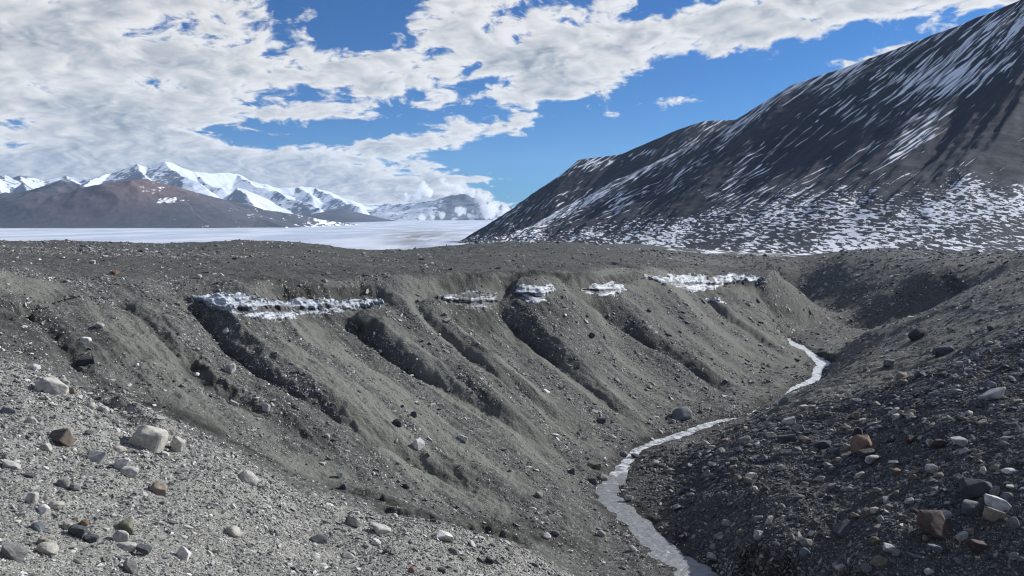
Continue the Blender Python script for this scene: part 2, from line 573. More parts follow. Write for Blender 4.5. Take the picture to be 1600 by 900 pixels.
for k, (pp, H, w1_, w2_) in enumerate(CREASES):
    pl_ = np.array([ground_at(*q) for q in pp])
    d, s, t = poly_dist(nx, ny, pl_)
    d = d * s + wob * sstep(d, 0, 1.0)           # left hand when walking downhill = towards the sun side
    taper = sstep(t, 0.0, 0.05) * (1 - np.clip((t - 0.40) / 0.60, 0, 1)) ** 0.8
    w1_ = w1_ * (0.45 + 0.55 * taper)
    Hk = H * (1 + 0.15 * pnoise(t * 7, t * 0 + k, 5))
    up = np.where(d > 0, np.clip(d / w1_, 0, 1) * np.clip(1 - (d - w1_) / w2_, 0, 1) ** 1.25, 0)
    cut = np.exp(-(d / 0.45) ** 2) * -0.34
    rib_add = np.maximum(rib_add, up * Hk * taper)
    add += cut * taper
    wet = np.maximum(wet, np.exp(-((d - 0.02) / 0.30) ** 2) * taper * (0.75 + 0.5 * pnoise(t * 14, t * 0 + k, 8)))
add += rib_add * sstep(-BRINK[near_m], 0.0, 0.9)
GZ[near_m] += add
WET_SHADE[near_m] = np.clip(wet, 0, 1)

# the stream: its bed is cut a little below the water
STREAM = [(1165, 652, 0.3), (1130, 656, 0.7), (1095, 666, 0.95), (1060, 680, 0.95), (1020, 692, 0.8), (992, 704, 0.65), (984, 716, 0.65), (972, 732, 0.9), (966, 744, 1.05),
          (944, 764, 1.35), (958, 785, 1.35), (985, 806, 1.35), (1010, 832, 1.35), (1048, 868, 1.5), (1098, 900, 1.7), (1170, 950, 2.1), (1262, 1000, 2.1), (1420, 1110, 2.1)]
STREAM_UP = [(1224, 528, 1.2), (1240, 538, 1.6), (1258, 552, 2.1), (1288, 567, 1.7), (1278, 576, 0.7), (1276, 590, 0.9), (1262, 598, 0.9), (1244, 604, 0.5), (1222, 618, 0.1), (1196, 628, 0.0), (1165, 652, 0.3)]


def water_pts(L):
    a = np.array([(*P(px, py, -WATER_Z * F / (py - HY)), w) for px, py, w in L])
    # resample smoothly
    seg = np.concatenate([[0], np.cumsum(np.linalg.norm(np.diff(a[:, :2], axis=0), axis=1))])
    tt = np.linspace(0, seg[-1], int(seg[-1] / 0.35) + 2)
    o = np.stack([np.interp(tt, seg, a[:, i]) for i in range(4)], -1)
    kern = np.ones(5) / 5
    for i in (0, 1, 3):
        e = np.concatenate([[o[0, i]] * 2, o[:, i], [o[-1, i]] * 2])
        o[:, i] = np.convolve(e, kern, 'valid')
    return o


S1, S2 = water_pts(STREAM), water_pts(STREAM_UP)
SALL = np.concatenate([S2, S1[1:]])
SBED = np.concatenate([SALL, np.array([[14, 20, -15, 2.1], [20, 12, -15, 2.1], [30, 8, -15, 2.1]])])
ch_m = (GY > 6) & (GY < 125) & (GZ < -9)
cx_, cy_ = GX[ch_m], GY[ch_m]
d, s, t = poly_dist(cx_, cy_, SBED)
wl = np.interp(t, np.concatenate([[0], np.cumsum(np.linalg.norm(np.diff(SBED[:, :2], axis=0), axis=1))]) /
               np.sum(np.linalg.norm(np.diff(SBED[:, :2], axis=0), axis=1)), SBED[:, 3]) * 0.5
wl = wl * (1 + 0.35 * fbm(cx_ * 1.1, cy_ * 1.1, 3, 31))
zz = GZ[ch_m]
edge = d - wl
# banks are never lower than the water, the bed always is
bank = np.maximum(zz, WATER_Z + 0.05 + 0.12 * np.clip(edge, 0, 3))
bed = WATER_Z - 0.28 * sstep(-edge, 0.0, 0.5) - 0.02
zz = np.where(edge > 0, np.where(edge < 14, bank, zz), np.minimum(zz, bed))
bl = sstep(edge, 0.0, 0.45)
zz = np.where((edge > 0) & (edge < 0.45), (WATER_Z - 0.02) * (1 - bl) + zz * bl, zz)
GZ[ch_m] = zz
WET_SHADE[ch_m] = np.maximum(WET_SHADE[ch_m], 1 - sstep(edge, 0.1, 1.1))
CHAN = np.full_like(GZ, 99.0)
CHAN[ch_m] = edge

# soil scarps: (pixels along the brink, drop, width)
for pp, H, wd in [([(405, 443), (450, 447), (520, 446), (590, 440)], 0.55, 1.0), ([(640, 431), (720, 429), (800, 428), (900, 427), (1000, 423)], 0.25, 0.6),
                  ([(0, 474), (30, 470), (55, 471), (85, 485)], 0.8, 0.8), ([(1470, 421), (1495, 428), (1522, 444)], 0.3, 1.5),
                  ([(300, 560), (345, 590), (380, 610)], 0.2, 0.4), ([(560, 785), (640, 800), (750, 822), (830, 846)], 0.35, 0.5),
                  ([(1040, 424), (1110, 428), (1190, 432)], 0.6, 1.0)]:
    pl_ = np.array([ground_at(*q) for q in pp])
    m = (np.abs(GX - pl_[:, 0].mean()) < 45) & (GY > pl_[:, 1].min() - 8) & (GY < pl_[:, 1].max() + 8)
    d, s, t = poly_dist(GX[m], GY[m], pl_)
    d = -d * s + 0.5 * fbm(GX[m] * 0.9, GY[m] * 0.9, 3, 21)        # + towards the camera side (right hand when walking to the right)
    tp_ = sstep(t, 0, 0.12) * (1 - sstep(t, 0.88, 1))
    GZ[m] += -H * sstep(d, 0, wd) * (1 - sstep(d, wd * 2, wd * 7)) * tp_
    WET_SHADE[m] = np.maximum(WET_SHADE[m], 0.85 * sstep(d, -0.1, 0.2) * (1 - sstep(d, wd * 0.9, wd * 1.9)) * tp_)

# small relief everywhere: hummocks, lumps, and rills that follow the slope
gx_ = np.gradient(GZ, axis=1) / (np.gradient(GX, axis=1) + 1e-9)
rough = 1 - sstep(GY, 150, 400)
calm = sstep(CHAN, 0.1, 1.5)
dz_ = (0.22 * fbm(GX * 0.16, GY * 0.16, 3, 41) + 0.085 * fbm(GX * 0.7, GY * 0.7, 3, 51) + 0.042 * fbm(GX * 2.6, GY * 2.6, 4, 61, 0.62)) * np.clip(GY / 14, 0.5, 1)
GZ += dz_ * rough * calm
far_r = sstep(GY, 150, 500)
GZ += far_r * 1.6 * fbm(GX * 0.012, GY * 0.012, 4, 71) * (1 - sstep(GY, 900, 1400))
# rills on the left wall: noise stretched along the fall line
wall = (1 - sstep(np.abs(GZ + 9.5), 3.5, 6.5)) * sstep(GY, 29, 36) * (1 - sstep(GY, 95, 120)) * (GX < 30)
fl = GX * 0.62 + GY * 0.78            # across-slope coordinate (the fall line runs right and towards the camera)
al = GX * 0.78 - GY * 0.62
GZ += wall * calm * (0.13 * ridged(fl * 0.42, al * 0.06, 3, 81) + 0.07 * ridged(fl * 1.5, al * 0.16, 3, 91, 0.6) + 0.035 * ridged(fl * 4.5, al * 0.5, 2, 95, 0.6)) * 0.75
# lumps on the shaded right slope
rs_ = sstep(GX, 6, 12) * sstep(GY, 20, 24) * (1 - sstep(GY, 50, 60))
GZ += rs_ * calm * 0.05 * fbm(GX * 1.3, GY * 1.3, 3, 101)

# what the soil is made of: sandy fines, stony ground, pale near gravel; some light and shade painted in
sandn = fbm(fl * 0.35, al * 0.05, 4, 111)
SAND_LIT = wall * sstep(sandn, -0.05, 0.30)
SAND_LIT = np.maximum(SAND_LIT, 0.9 * sstep(-BRINK, 0.0, 0.4) * (1 - sstep(-BRINK + 0.6 * fbm(GX * 0.4, GY * 0.4, 3, 112), 1.2, 2.6)) * sstep(GX, -12, -7) * (GY > 48) * (GY < 105) * (GX < 32))


def spot(px, py, rx, ry, seed):
    g = ground_at(px, py)
    m = (np.abs(GX - g[0]) < 2 * rx) & (np.abs(GY - g[1]) < 2 * ry)
    x, y = GX[m], GY[m]
    out = np.zeros_like(GX)
    out[m] = np.clip(1.35 * np.exp(-((x - g[0]) / rx) ** 2 - ((y - g[1]) / ry) ** 2) + 0.45 * fbm(x * 0.7, y * 0.7, 3, seed) - 0.15, 0, 1) * (np.hypot((x - g[0]) / rx, (y - g[1]) / ry) < 2.0)
    return out


SAND_LIT = np.maximum(SAND_LIT, 0.75 * sstep(GX - 0.12 * GY, 10, 14) * sstep(GY + 0.25 * GX, 52, 60) * (1 - sstep(GY, 84, 96)) * np.clip(0.6 + 0.7 * fbm(GX * 0.25, GY * 0.25, 4, 118), 0, 1))  # upper right slope brightened in the soil colour in place of sunlight
SAND_LIT = np.maximum(SAND_LIT, spot(15, 440, 3.0, 2.6, 113))
SAND_LIT = np.maximum(SAND_LIT, 0.9 * spot(480, 735, 2.2, 1.6, 116))
WET_SHADE = np.maximum(WET_SHADE, 0.85 * spot(50, 505, 4.2, 2.2, 114))
WET_SHADE = np.maximum(WET_SHADE, 0.7 * spot(110, 545, 2.6, 2.0, 115))
for ix_, iy_, rx_, ry_ in ((480, 458, 5.5, 1.6), (740, 490, 2.6, 1.6), (700, 486, 1.8, 1.4), (850, 478, 2.4, 1.6), (950, 468, 3.0, 1.8), (1100, 462, 5.0, 2.4), (560, 500, 3.0, 1.8), (1070, 425, 6.0, 1.6)):
    WET_SHADE = np.maximum(WET_SHADE, 0.75 * spot(ix_, iy_, rx_, ry_, 117 + ix_ % 7))
ncr = np.array([P(*q) for q in [(-200, 500, 27.5), (0, 555, 27), (120, 592, 27), (250, 660, 26.5), (400, 725, 26.5), (520, 780, 26.5), (700, 822, 27.5), (800, 852, 28.5), (890, 893, 29.5), (960, 940, 28)]])
d, s, t = poly_dist(GX, GY, ncr)
NEARG = sstep(-d * s + 0.5 * fbm(GX * 0.8, GY * 0.8, 3, 121), -0.35, 0.35) * (GX < 8) * (GY < 34)
crev = 1.1 * np.exp(-((-d * s + 3.7 + 0.6 * fbm(GX * 0.6, GY * 0.6, 3, 123)) / 1.0) ** 2) * (GX < 4) * (GY < 36) * np.clip(0.8 + 0.8 * fbm(GX * 0.25, GY * 0.25, 2, 124), 0, 1)  # crevice behind the near crest: its shade is painted into the soil
WET_SHADE = np.maximum(WET_SHADE, crev)
dirt_ = np.clip(fbm(fl * 0.5, al * 0.10, 4, 125) * 1.6 - 0.25, 0, 1) * wall
WET_SHADE = np.maximum(WET_SHADE, 0.55 * dirt_)
PLAT = np.maximum(sstep(BRINK + 0.25 * fbm(GX * 0.8, GY * 0.8, 3, 127), -0.15, 0.25), np.maximum(sstep(GY, 72, 92) * (GX / GY < 0.17), sstep(GY, 150, 170)))
WET_SHADE = np.clip(WET_SHADE * (0.75 + 0.5 * fbm(GX * 1.2, GY * 1.2, 3, 131)), 0, 1)

# ground material
mat_ground, T, b, o = new_mat("ground_gravel")
pos = T.n('ShaderNodeNewGeometry').outputs['Position']
adk = T.attr('dark')
aw, asd, ang, apl, asn = T.attr('wet'), T.attr('sand'), T.attr('pale'), T.attr('plateau'), T.attr('snow')
n_big = T.noise(pos, 0.22, 5, 0.6)
n_mid = T.noise(pos, 1.7, 6, 0.65)
n_fin = T.noise(pos, 9.0, 5, 0.7)
vc = T.vor(pos, 5.5, out='Color')
vc2 = T.vor(pos, 15.0, out='Color')
vd = T.vor(pos, 5.5, feature='F1')
g1 = T.xyz(vc)[0]
g2 = T.xyz(vc2)[1]
gray = T.m('ADD', T.m('MULTIPLY', g1, 0.35), T.m('MULTIPLY', g2, 0.65))
stone = T.ramp(gray, [(0.0, (0.035, 0.036, 0.036)), (0.35, (0.09, 0.091, 0.086)), (0.7, (0.16, 0.158, 0.146)), (1.0, (0.42, 0.405, 0.37))])
soil = T.mix(n_mid, (0.066, 0.068, 0.064), (0.115, 0.117, 0.107))
soil = T.mix(T.ss(n_big, 0.35, 0.68), soil, T.mix(0.5, soil, (0.105, 0.104, 0.092)))
stony = T.ss(T.m('ADD', n_fin, T.m('MULTIPLY', T.m('SUBTRACT', n_mid, 0.5), 0.8)), 0.40, 0.60)
base = T.mix(T.m('MULTIPLY', stony, T.m('SUBTRACT', 1.0, T.m('MULTIPLY', asd, 0.75))), soil, stone)
sandc = T.mix(n_mid, (0.175, 0.176, 0.152), (0.235, 0.233, 0.202))
base = T.mix(T.m('MULTIPLY', asd, 0.72), base, sandc)
palec = T.mix(gray, (0.17, 0.168, 0.154), (0.52, 0.51, 0.47))
palec = T.mix(T.ss(n_mid, 0.35, 0.65), palec, (0.25, 0.245, 0.212))
base = T.mix(T.m('MULTIPLY', ang, 0.8), base, palec)
platc = T.mix(n_mid, (0.050, 0.051, 0.048), (0.092, 0.092, 0.086))
base = T.mix(T.m('MULTIPLY', apl, 0.62), base, platc)
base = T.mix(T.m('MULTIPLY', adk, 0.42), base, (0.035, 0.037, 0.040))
base = T.mix(T.m('MULTIPLY', aw, 0.9), base, (0.020, 0.019, 0.016))  # wet soil and the painted crevice shade both go near black
sn = T.ss(T.m('ADD', T.noise(T.v('MULTIPLY', pos, (1.0, 0.30, 1.0)), 0.13, 6, 0.66, 0.5), T.m('MULTIPLY', asn, 0.12)), 0.63, 0.67)
base = T.mix(T.m('MULTIPLY', sn, T.ss(asn, 0.3, 0.7)), base, (0.80, 0.82, 0.85))
T.l(base, b.inputs['Base Color'])
hgt = T.m('ADD', T.m('MULTIPLY', T.m('SUBTRACT', 1.0, vd), 0.5), T.m('ADD', T.m('MULTIPLY', n_fin, 0.8), T.m('MULTIPLY', g2, 0.4)))
T.l(T.bump(hgt, 0.8, 0.12), b.inputs['Normal'])
b.inputs['Roughness'].default_value = 0.95

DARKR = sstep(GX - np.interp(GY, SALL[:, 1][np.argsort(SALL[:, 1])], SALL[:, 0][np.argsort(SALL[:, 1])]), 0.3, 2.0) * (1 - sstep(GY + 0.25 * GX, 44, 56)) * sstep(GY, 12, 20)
SNOWA = sstep(GY, 190, 300) * sstep(GX / GY, 0.12, 0.3)
# rows that carry the sheet back under and behind the camera
YB = np.array([-80., -40., -20., -10., -4., 0., 1.5])
GXf = np.concatenate([UC[None] * (2.5 + (2.5 - YB[:, None]) * 1.2), GX])
GYf = np.concatenate([np.repeat(YB[:, None], len(UC), 1), GY])
z0 = GZ[0]
GZf = np.concatenate([np.clip(z0[None] + (2.5 - YB[:, None]) * np.array([.04, .05, .06, .08, .1, .12, .12])[:, None], None, -1.65), GZ])


def padr(a, v=0.0):
    return np.concatenate([np.full((len(YB), len(UC)), v), a])


ground = grid_mesh("ground", GXf, GYf, GZf, mat_ground,
                   {'wet': padr(WET_SHADE), 'sand': padr(SAND_LIT), 'pale': padr(NEARG, 1.0), 'plateau': padr(PLAT), 'snow': padr(SNOWA), 'dark': padr(DARKR)})  # 'wet' also carries the painted crevice shade
tag(ground, "grey gravel plateau cut by a steep-sided stream gully", kind='structure')

# ------------------------------------------------------------------ stream water
mat_water, T, b, o = new_mat("glacial_stream_water")
pos = T.n('ShaderNodeNewGeometry').outputs['Position']
flow = T.attr('flow', 'Vector')
fo = T.attr('foam')
rip = T.noise(T.v('MULTIPLY', flow, (4.2, 1.1, 1.0)), 1.0, 4, 0.55, 1.2)
rip2 = T.noise(pos, 2.2, 3, 0.5, 0.3)
foam = T.ss(T.m('ADD', T.noise(T.v('MULTIPLY', flow, (1.6, 1.1, 1.0)), 1.5, 5, 0.65), T.m('MULTIPLY', fo, 0.45)), 0.62, 0.80)  # foam also whitens the far reach for the painted sun glint
wc = T.mix(rip2, (0.20, 0.205, 0.205), (0.33, 0.335, 0.33))
wc = T.mix(foam, wc, (0.62, 0.64, 0.65))
T.l(wc, b.inputs['Base Color'])
T.l(T.m('ADD', 0.16, T.m('MULTIPLY', foam, 0.4)), b.inputs['Roughness'])
b.inputs['Specular IOR Level'].default_value = 0.6
hh = T.m('ADD', rip, T.m('MULTIPLY', rip2, 0.7))
T.l(T.bump(hh, 0.9, 0.13), b.inputs['Normal'])
me_pts = []
NW = 9
tang = np.gradient(SALL[:, :2], axis=0)
tang /= np.linalg.norm(tang, axis=1)[:, None] + 1e-9
nrm = np.stack([-tang[:, 1], tang[:, 0]], -1)
off = np.linspace(-1, 1, NW)
half = np.clip(SALL[:, 3], 0, 9) * 0.5 * 1.5 + 0.25
WXg = SALL[:, 0, None] + nrm[:, 0, None] * off[None] * half[:, None]
WYg = SALL[:, 1, None] + nrm[:, 1, None] * off[None] * half[:, None]
run = np.concatenate([[0], np.cumsum(np.linalg.norm(np.diff(SALL[:, :2], axis=0), axis=1))])
WZg = WATER_Z - 0.03 + 0.015 * fbm(WXg * 1.5, WYg * 1.5, 2, 141)
foam_glint_v = np.clip(0.05 + 0.62 * sstep(WYg, 62, 70) + 0.45 * sstep(WYg, 41, 46) * (1 - sstep(WYg, 62, 70)), 0, 1)  # far reach whitened for broken water, with the sun's glint painted in
stream = grid_mesh("stream", WXg, WYg, WZg, mat_water, {'foam': foam_glint_v})  # 'foam' carries broken water and the painted sun glint
fa = stream.data.attributes.new('flow', 'FLOAT_VECTOR', 'POINT')
fv = np.zeros((WXg.size, 3), np.float32)
fv[:, 0] = np.repeat(run[:, None], NW, 1).ravel()
fv[:, 1] = (off[None] * half[:, None]).ravel()
fa.data.foreach_set('vector', fv.ravel())
tag(stream, "narrow silvery meltwater stream winding along the gully floor", kind='structure')
HAZE_DENSITY = 2.3e-5
# ------------------------------------------------------------------ glacier in the valley beyond
mat_gl, T, b, o = new_mat("glacier_ice_and_snow")
pos = T.n('ShaderNodeNewGeometry').outputs['Position']
deb = T.attr('debris')
n1 = T.noise(T.v('MULTIPLY', pos, (1.0, 0.35, 1.0)), 0.006, 6, 0.6)
st = T.noise(T.v('MULTIPLY', pos, (1.0, 0.12, 1.0)), 0.02, 5, 0.65)
gc = T.mix(T.ss(n1, 0.38, 0.62), (0.42, 0.48, 0.58), (0.64, 0.67, 0.73))
gc = T.mix(T.m('MULTIPLY', T.ss(st, 0.40, 0.56), deb), gc, (0.20, 0.195, 0.18))
T.l(gc, b.inputs['Base Color'])
T.l(T.bump(st, 0.5, 3.0), b.inputs['Normal'])
b.inputs['Roughness'].default_value = 0.7
gu = np.linspace(-0.95, 0.25, 220)
gyy = np.exp(np.linspace(math.log(500), math.log(15500), 150))
U_, Y_ = np.meshgrid(gu, gyy)
X_ = U_ * Y_
px_ = U_ * F + CX
# level tongue at the left, rising up-valley at the right into the snowfields
rise = sstep(px_, 380, 700) * sstep(Y_, 3500, 9000)
Z_ = -41.0 + rise * 47 + sstep(px_, 450, 620) * sstep(Y_, 9000, 20000) * 60 + 0.8 * fbm(X_ * 0.004, Y_ * 0.004, 3, 151)
debris = np.exp(-(((px_ - 655) / 55) ** 2)) * np.exp(-((np.log(Y_) - math.log(1900)) / 0.55) ** 2) * 0.9
ob = grid_mesh("glacier", X_, Y_, Z_, mat_gl, {'debris': debris})
tag(ob, "flat white glacier tongue filling the valley behind the plateau", "glacier", kind='structure')

# ------------------------------------------------------------------ mountains
def mountain_mat(name, rock_a, rock_b, stretch, use_sheet, snow_col=(0.88, 0.89, 0.91), sc=1.0, bump=4.0, thr=0.52):
    m, T, b, o = new_mat(name)
    pos = T.n('ShaderNodeNewGeometry').outputs['Position']
    co = T.attr('sheet', 'Vector') if use_sheet else pos
    if use_sheet:
        c3 = T.xyz(co)
        co = T.comb(T.m('SUBTRACT', c3[0], T.m('MULTIPLY', c3[1], 0.14)), c3[1], 0.0)
    sa = T.attr('snow')
    ta = T.attr('tone')
    n1 = T.noise(T.v('MULTIPLY', co, stretch), sc, 6, 0.62, 0.35)
    n2 = T.noise(T.v('MULTIPLY', co, stretch), sc * (2.3 if use_sheet else 3.7), 4, 0.55, 0.2)
    n3 = T.noise(pos, 0.02, 6, 0.6)
    fld = T.m('ADD', T.m('MULTIPLY', n1, 0.5), T.m('MULTIPLY', n2, 0.5))
    if use_sheet:
        ft = T.ss(T.xyz(co)[1], 0.12, 0.34)
        nf = T.noise(T.v('MULTIPLY', pos, (1.0, 0.26, 2.5)), 0.26, 5, 0.6, 0.6)
        fld = T.m('ADD', T.m('MULTIPLY', fld, ft), T.m('MULTIPLY', nf, T.m('SUBTRACT', 1.0, ft)))
    snow = T.ss(T.m('ADD', fld, T.m('MULTIPLY', T.m('SUBTRACT', sa, 0.5), 0.5)), thr, thr + 0.014 if use_sheet else thr + 0.04)
    rock = T.mix(T.ss(n3, 0.3, 0.7), rock_a, rock_b)
    rock = T.mix(T.m('MULTIPLY', ta, 0.85), rock, (0.17, 0.115, 0.105))
    c = T.mix(snow, rock, snow_col)
    T.l(c, b.inputs['Base Color'])
    T.l(T.bump(T.m('ADD', n3, T.m('MULTIPLY', n2, 0.5)), 0.5, bump), b.inputs['Normal'])
    return m


def spline(pairs, t):
    a = np.array(pairs, float)
    return [np.interp(t, a[:, 0], a[:, i]) for i in range(1, a.shape[1])]


def flank(name, base_l, crest_l, mat, nu, nv, snow_fn, back=1.0, amp=6.0, seed=0, prof=1.25):
    """a mountain side between its foot and its crest, with the far side behind the crest"""
    tu = np.linspace(0, 1, nu)
    bp = np.array([P(*q) for q in base_l])
    cp = np.array([P(*q) for q in crest_l])
    kb, kc = np.linspace(0, 1, len(bp)), np.linspace(0, 1, len(cp))
    B = np.stack([np.interp(tu, kb, bp[:, i]) for i in range(3)], -1)
    C = np.stack([np.interp(tu, kc, cp[:, i]) for i in range(3)], -1)
    tv = np.linspace(-0.12, 1, nv)
    UU, VV = np.meshgrid(tu, tv)
    vv = np.clip(VV, -0.12, 1)
    X = B[None, :, 0] * (1 - VV) + C[None, :, 0] * VV
    Y = B[None, :, 1] * (1 - VV) + C[None, :, 1] * VV
    zp = np.where(vv > 0, np.clip(vv, 0, 1) ** prof, vv * 0.3)
    Z = B[None, :, 2] * (1 - zp) + C[None, :, 2] * zp
    wgt = sstep(VV, 0.0, 0.25) * (0.25 + 0.75 * (1 - sstep(VV, 0.86, 1.0)))
    rel = amp * (ridged(UU * 9, VV * 1.1, 3, seed) * 0.8 + 0.55 * ridged(UU * 26, VV * 2.2, 3, seed + 4) + 0.25 * fbm(UU * 60, VV * 22, 4, seed + 9))
    Z = Z + rel * wgt
    X = X - 0.5 * rel * wgt
    Z = Z + (amp * 0.16) * fbm(UU * 70, VV * 9, 4, seed + 14) * sstep(VV, 0.5, 1.0)
    # far side
    nb = 14
    tb = np.linspace(0, 1, nb + 1)[1:]
    dvec = (C - B) * 1.0
    Xb = X[-1][None] + dvec[None, :, 0] * tb[:, None] * back
    Yb = Y[-1][None] + dvec[None, :, 1] * tb[:, None] * back
    Zb = Z[-1][None] * (1 - tb[:, None]) + (B[None, :, 2] - 20) * tb[:, None]
    X, Y, Z = np.concatenate([X, Xb]), np.concatenate([Y, Yb]), np.concatenate([Z, Zb])
    UU = np.concatenate([UU, np.repeat(tu[None], nb, 0)])
    VV = np.concatenate([VV, 1 + np.repeat(tb[:, None], nu, 1)])
    sp, v_px = X / Y * F + CX, HY - Z / Y * F
    ob = grid_mesh(name, X, Y, Z, mat, {'snow': snow_fn(UU, VV, sp, v_px), 'tone': np.zeros_like(X)}, uv=(UU, VV))
    return ob


mat_big = mountain_mat("dark_scree_with_snow_streaks", (0.025, 0.032, 0.047), (0.040, 0.045, 0.058), (135.0, 6.5, 1.0), True, sc=1.0)


def snow_front(U, V, sp, vp):
    s = 0.42 + 0.15 * fbm(U * 12, V * 2.5, 4, 161)
    s = s + (0.045 + 0.06 * sstep(sp, 1050, 1350) + 0.07 * fbm(U * 22, V * 9, 3, 162)) * (1 - sstep(V, 0.10, 0.36)) * sstep(sp, 780, 900)            # snowy foot
    s = s + 0.12 * np.exp(-(((sp - 1455) * 0.62 + (vp - 165) * 0.78) / 38) ** 2) * sstep(vp, 60, 130) * (1 - sstep(vp, 215, 275))   # the wide streak
    s = s + 0.09 * sstep(sp, 1480, 1600) * (1 - sstep(vp, 60, 150))
    s = s + 0.10 * np.exp(-((sp - 1420) / 60) ** 2 - ((vp - 120) / 30) ** 2)
    s = s + 0.12 * np.exp(-(((sp - 965) * 0.46 + (vp - 285) * 0.88) / 12) ** 2)
    s = s - 0.20 * np.exp(-((sp - 1560) / 90) ** 2 - ((vp - 190) / 60) ** 2)
    s = s - 0.10 * np.exp(-((sp - 1300) / 130) ** 2 - ((vp - 240) / 45) ** 2)
    return np.clip(s, 0, 1)


front = flank("mountain",
              [(738, 384, 960), (752, 384, 900), (775, 386, 850), (815, 388, 790), (875, 391, 720), (955, 393, 650), (1075, 395, 580), (1195, 396, 530), (1390, 397, 480), (1900, 399, 400)],
              [(760, 380, 1070), (826, 366, 1110), (888, 326, 1110), (966, 281, 1100), (1100, 219, 1080), (1240, 133, 1040), (1427, 68, 980), (1600, 0, 930), (1690, -22, 900), (1900, 150, 850)],  # unseen crest past the right edge is lowered to let sun onto the foot
              mat_big, 620, 330, snow_front, seed=171, amp=3.2, prof=1.32)
tag(front, "dark scree mountain streaked with thin snow rising above the plateau", "mountain", kind='structure')


def snow_back(U, V, sp, vp):
    s = 0.38 + 0.14 * fbm(U * 5, V * 3, 3, 181) + 0.10 * (1 - sstep(V, 0.0, 0.3))
    s = s + 0.14 * np.exp(-(((sp - 1020) * 0.2 + (vp - 238) * 0.98) / 9) ** 2)
    return np.clip(s, 0, 1)


mat_bigb = mountain_mat("dark_scree_ridge", (0.028, 0.035, 0.050), (0.044, 0.049, 0.062), (80.0, 6.0, 1.0), True, sc=1.0)
backr = flank("mountain_spur",
              [(700, 386, 1350), (715, 386, 1340), (735, 386, 1320), (760, 386, 1300), (800, 386, 1280), (850, 386, 1260), (900, 386, 1240), (960, 386, 1220), (1040, 386, 1200)],
              [(716, 384, 1510), (762, 354, 1540), (800, 329, 1550), (837, 300, 1555), (875, 275, 1560), (905, 250, 1565), (969, 242, 1560), (1060, 203, 1560), (1100, 190, 1560), (1160, 187, 1565), (1300, 180, 1590)],
              mat_bigb, 300, 160, snow_back, seed=191, amp=2.6, prof=1.1)
tag(backr, "farther dark ridge end sloping down to the glacier", "mountain", kind='structure')


def ridge_field(X, Y, ridges):
    Z = np.full(X.shape, -400.0)
    for pl3, sl, sr in ridges:
        pl3 = np.array([P(*q) for q in pl3])
        for i in range(len(pl3) - 1):
            a, c = pl3[i], pl3[i + 1]
            ex, ey = c[0] - a[0], c[1] - a[1]
            L2 = ex * ex + ey * ey
            t = np.clip(((X - a[0]) * ex + (Y - a[1]) * ey) / L2, 0, 1)
            qx, qy = X - a[0] - t * ex, Y - a[1] - t * ey
            d = np.hypot(qx, qy)
            side = np.sign(ex * qy - ey * qx)
            zr = a[2] + (c[2] - a[2]) * t
            slope = np.where(side > 0, sl, sr)
            Z = np.maximum(Z, zr - slope * d * (1 - 0.22 * np.clip(d / 2500, 0, 1)))
    return Z


def range_mesh(name, x0, x1, y0, y1, nx_, ny_, ridges, mat, snow_fn, amp, freq, seed, floor, tone_fn=None, soft=0.0, foot=400.0):
    u = np.linspace((x0 - CX) / F, (x1 - CX) / F, nx_)
    yy = np.linspace(y0, y1, ny_)
    U, Y = np.meshgrid(u, yy)
    X = U * Y
    wx = X + 220 * soft * fbm(X * freq * 0.5, Y * freq * 0.5, 3, seed + 30)
    wy = Y + 220 * soft * fbm(X * freq * 0.5, Y * freq * 0.5, 3, seed + 40)
    Z = ridge_field(wx, wy, ridges)
    rel = amp * (ridged(X * freq, Y * freq, 4, seed) - 0.9)
    hgt_ = np.clip((Z - floor) / 300, 0, 1)
    Z = Z + rel * hgt_ * 0.8
    Z = floor - 30 + (Z - floor + 30) * sstep(Y, y0, y0 + foot)
    Z = np.maximum(Z, floor - 30)
    gy, gx = np.gradient(Z)
    dXu = np.gradient(X, axis=1)
    sx = gx / dXu
    sy = gy / np.gradient(Y, axis=0) - sx * np.gradient(X, axis=0) / np.gradient(Y, axis=0)
    sp, vp = X / Y * F + CX, HY - Z / Y * F
    at = {'snow': np.clip(snow_fn(X, Y, Z, sx, sy, sp, vp), 0, 1), 'tone': np.clip(tone_fn(sp, vp), 0, 1) if tone_fn else np.zeros_like(X)}
    return grid_mesh(name, X, Y, Z, mat, at)


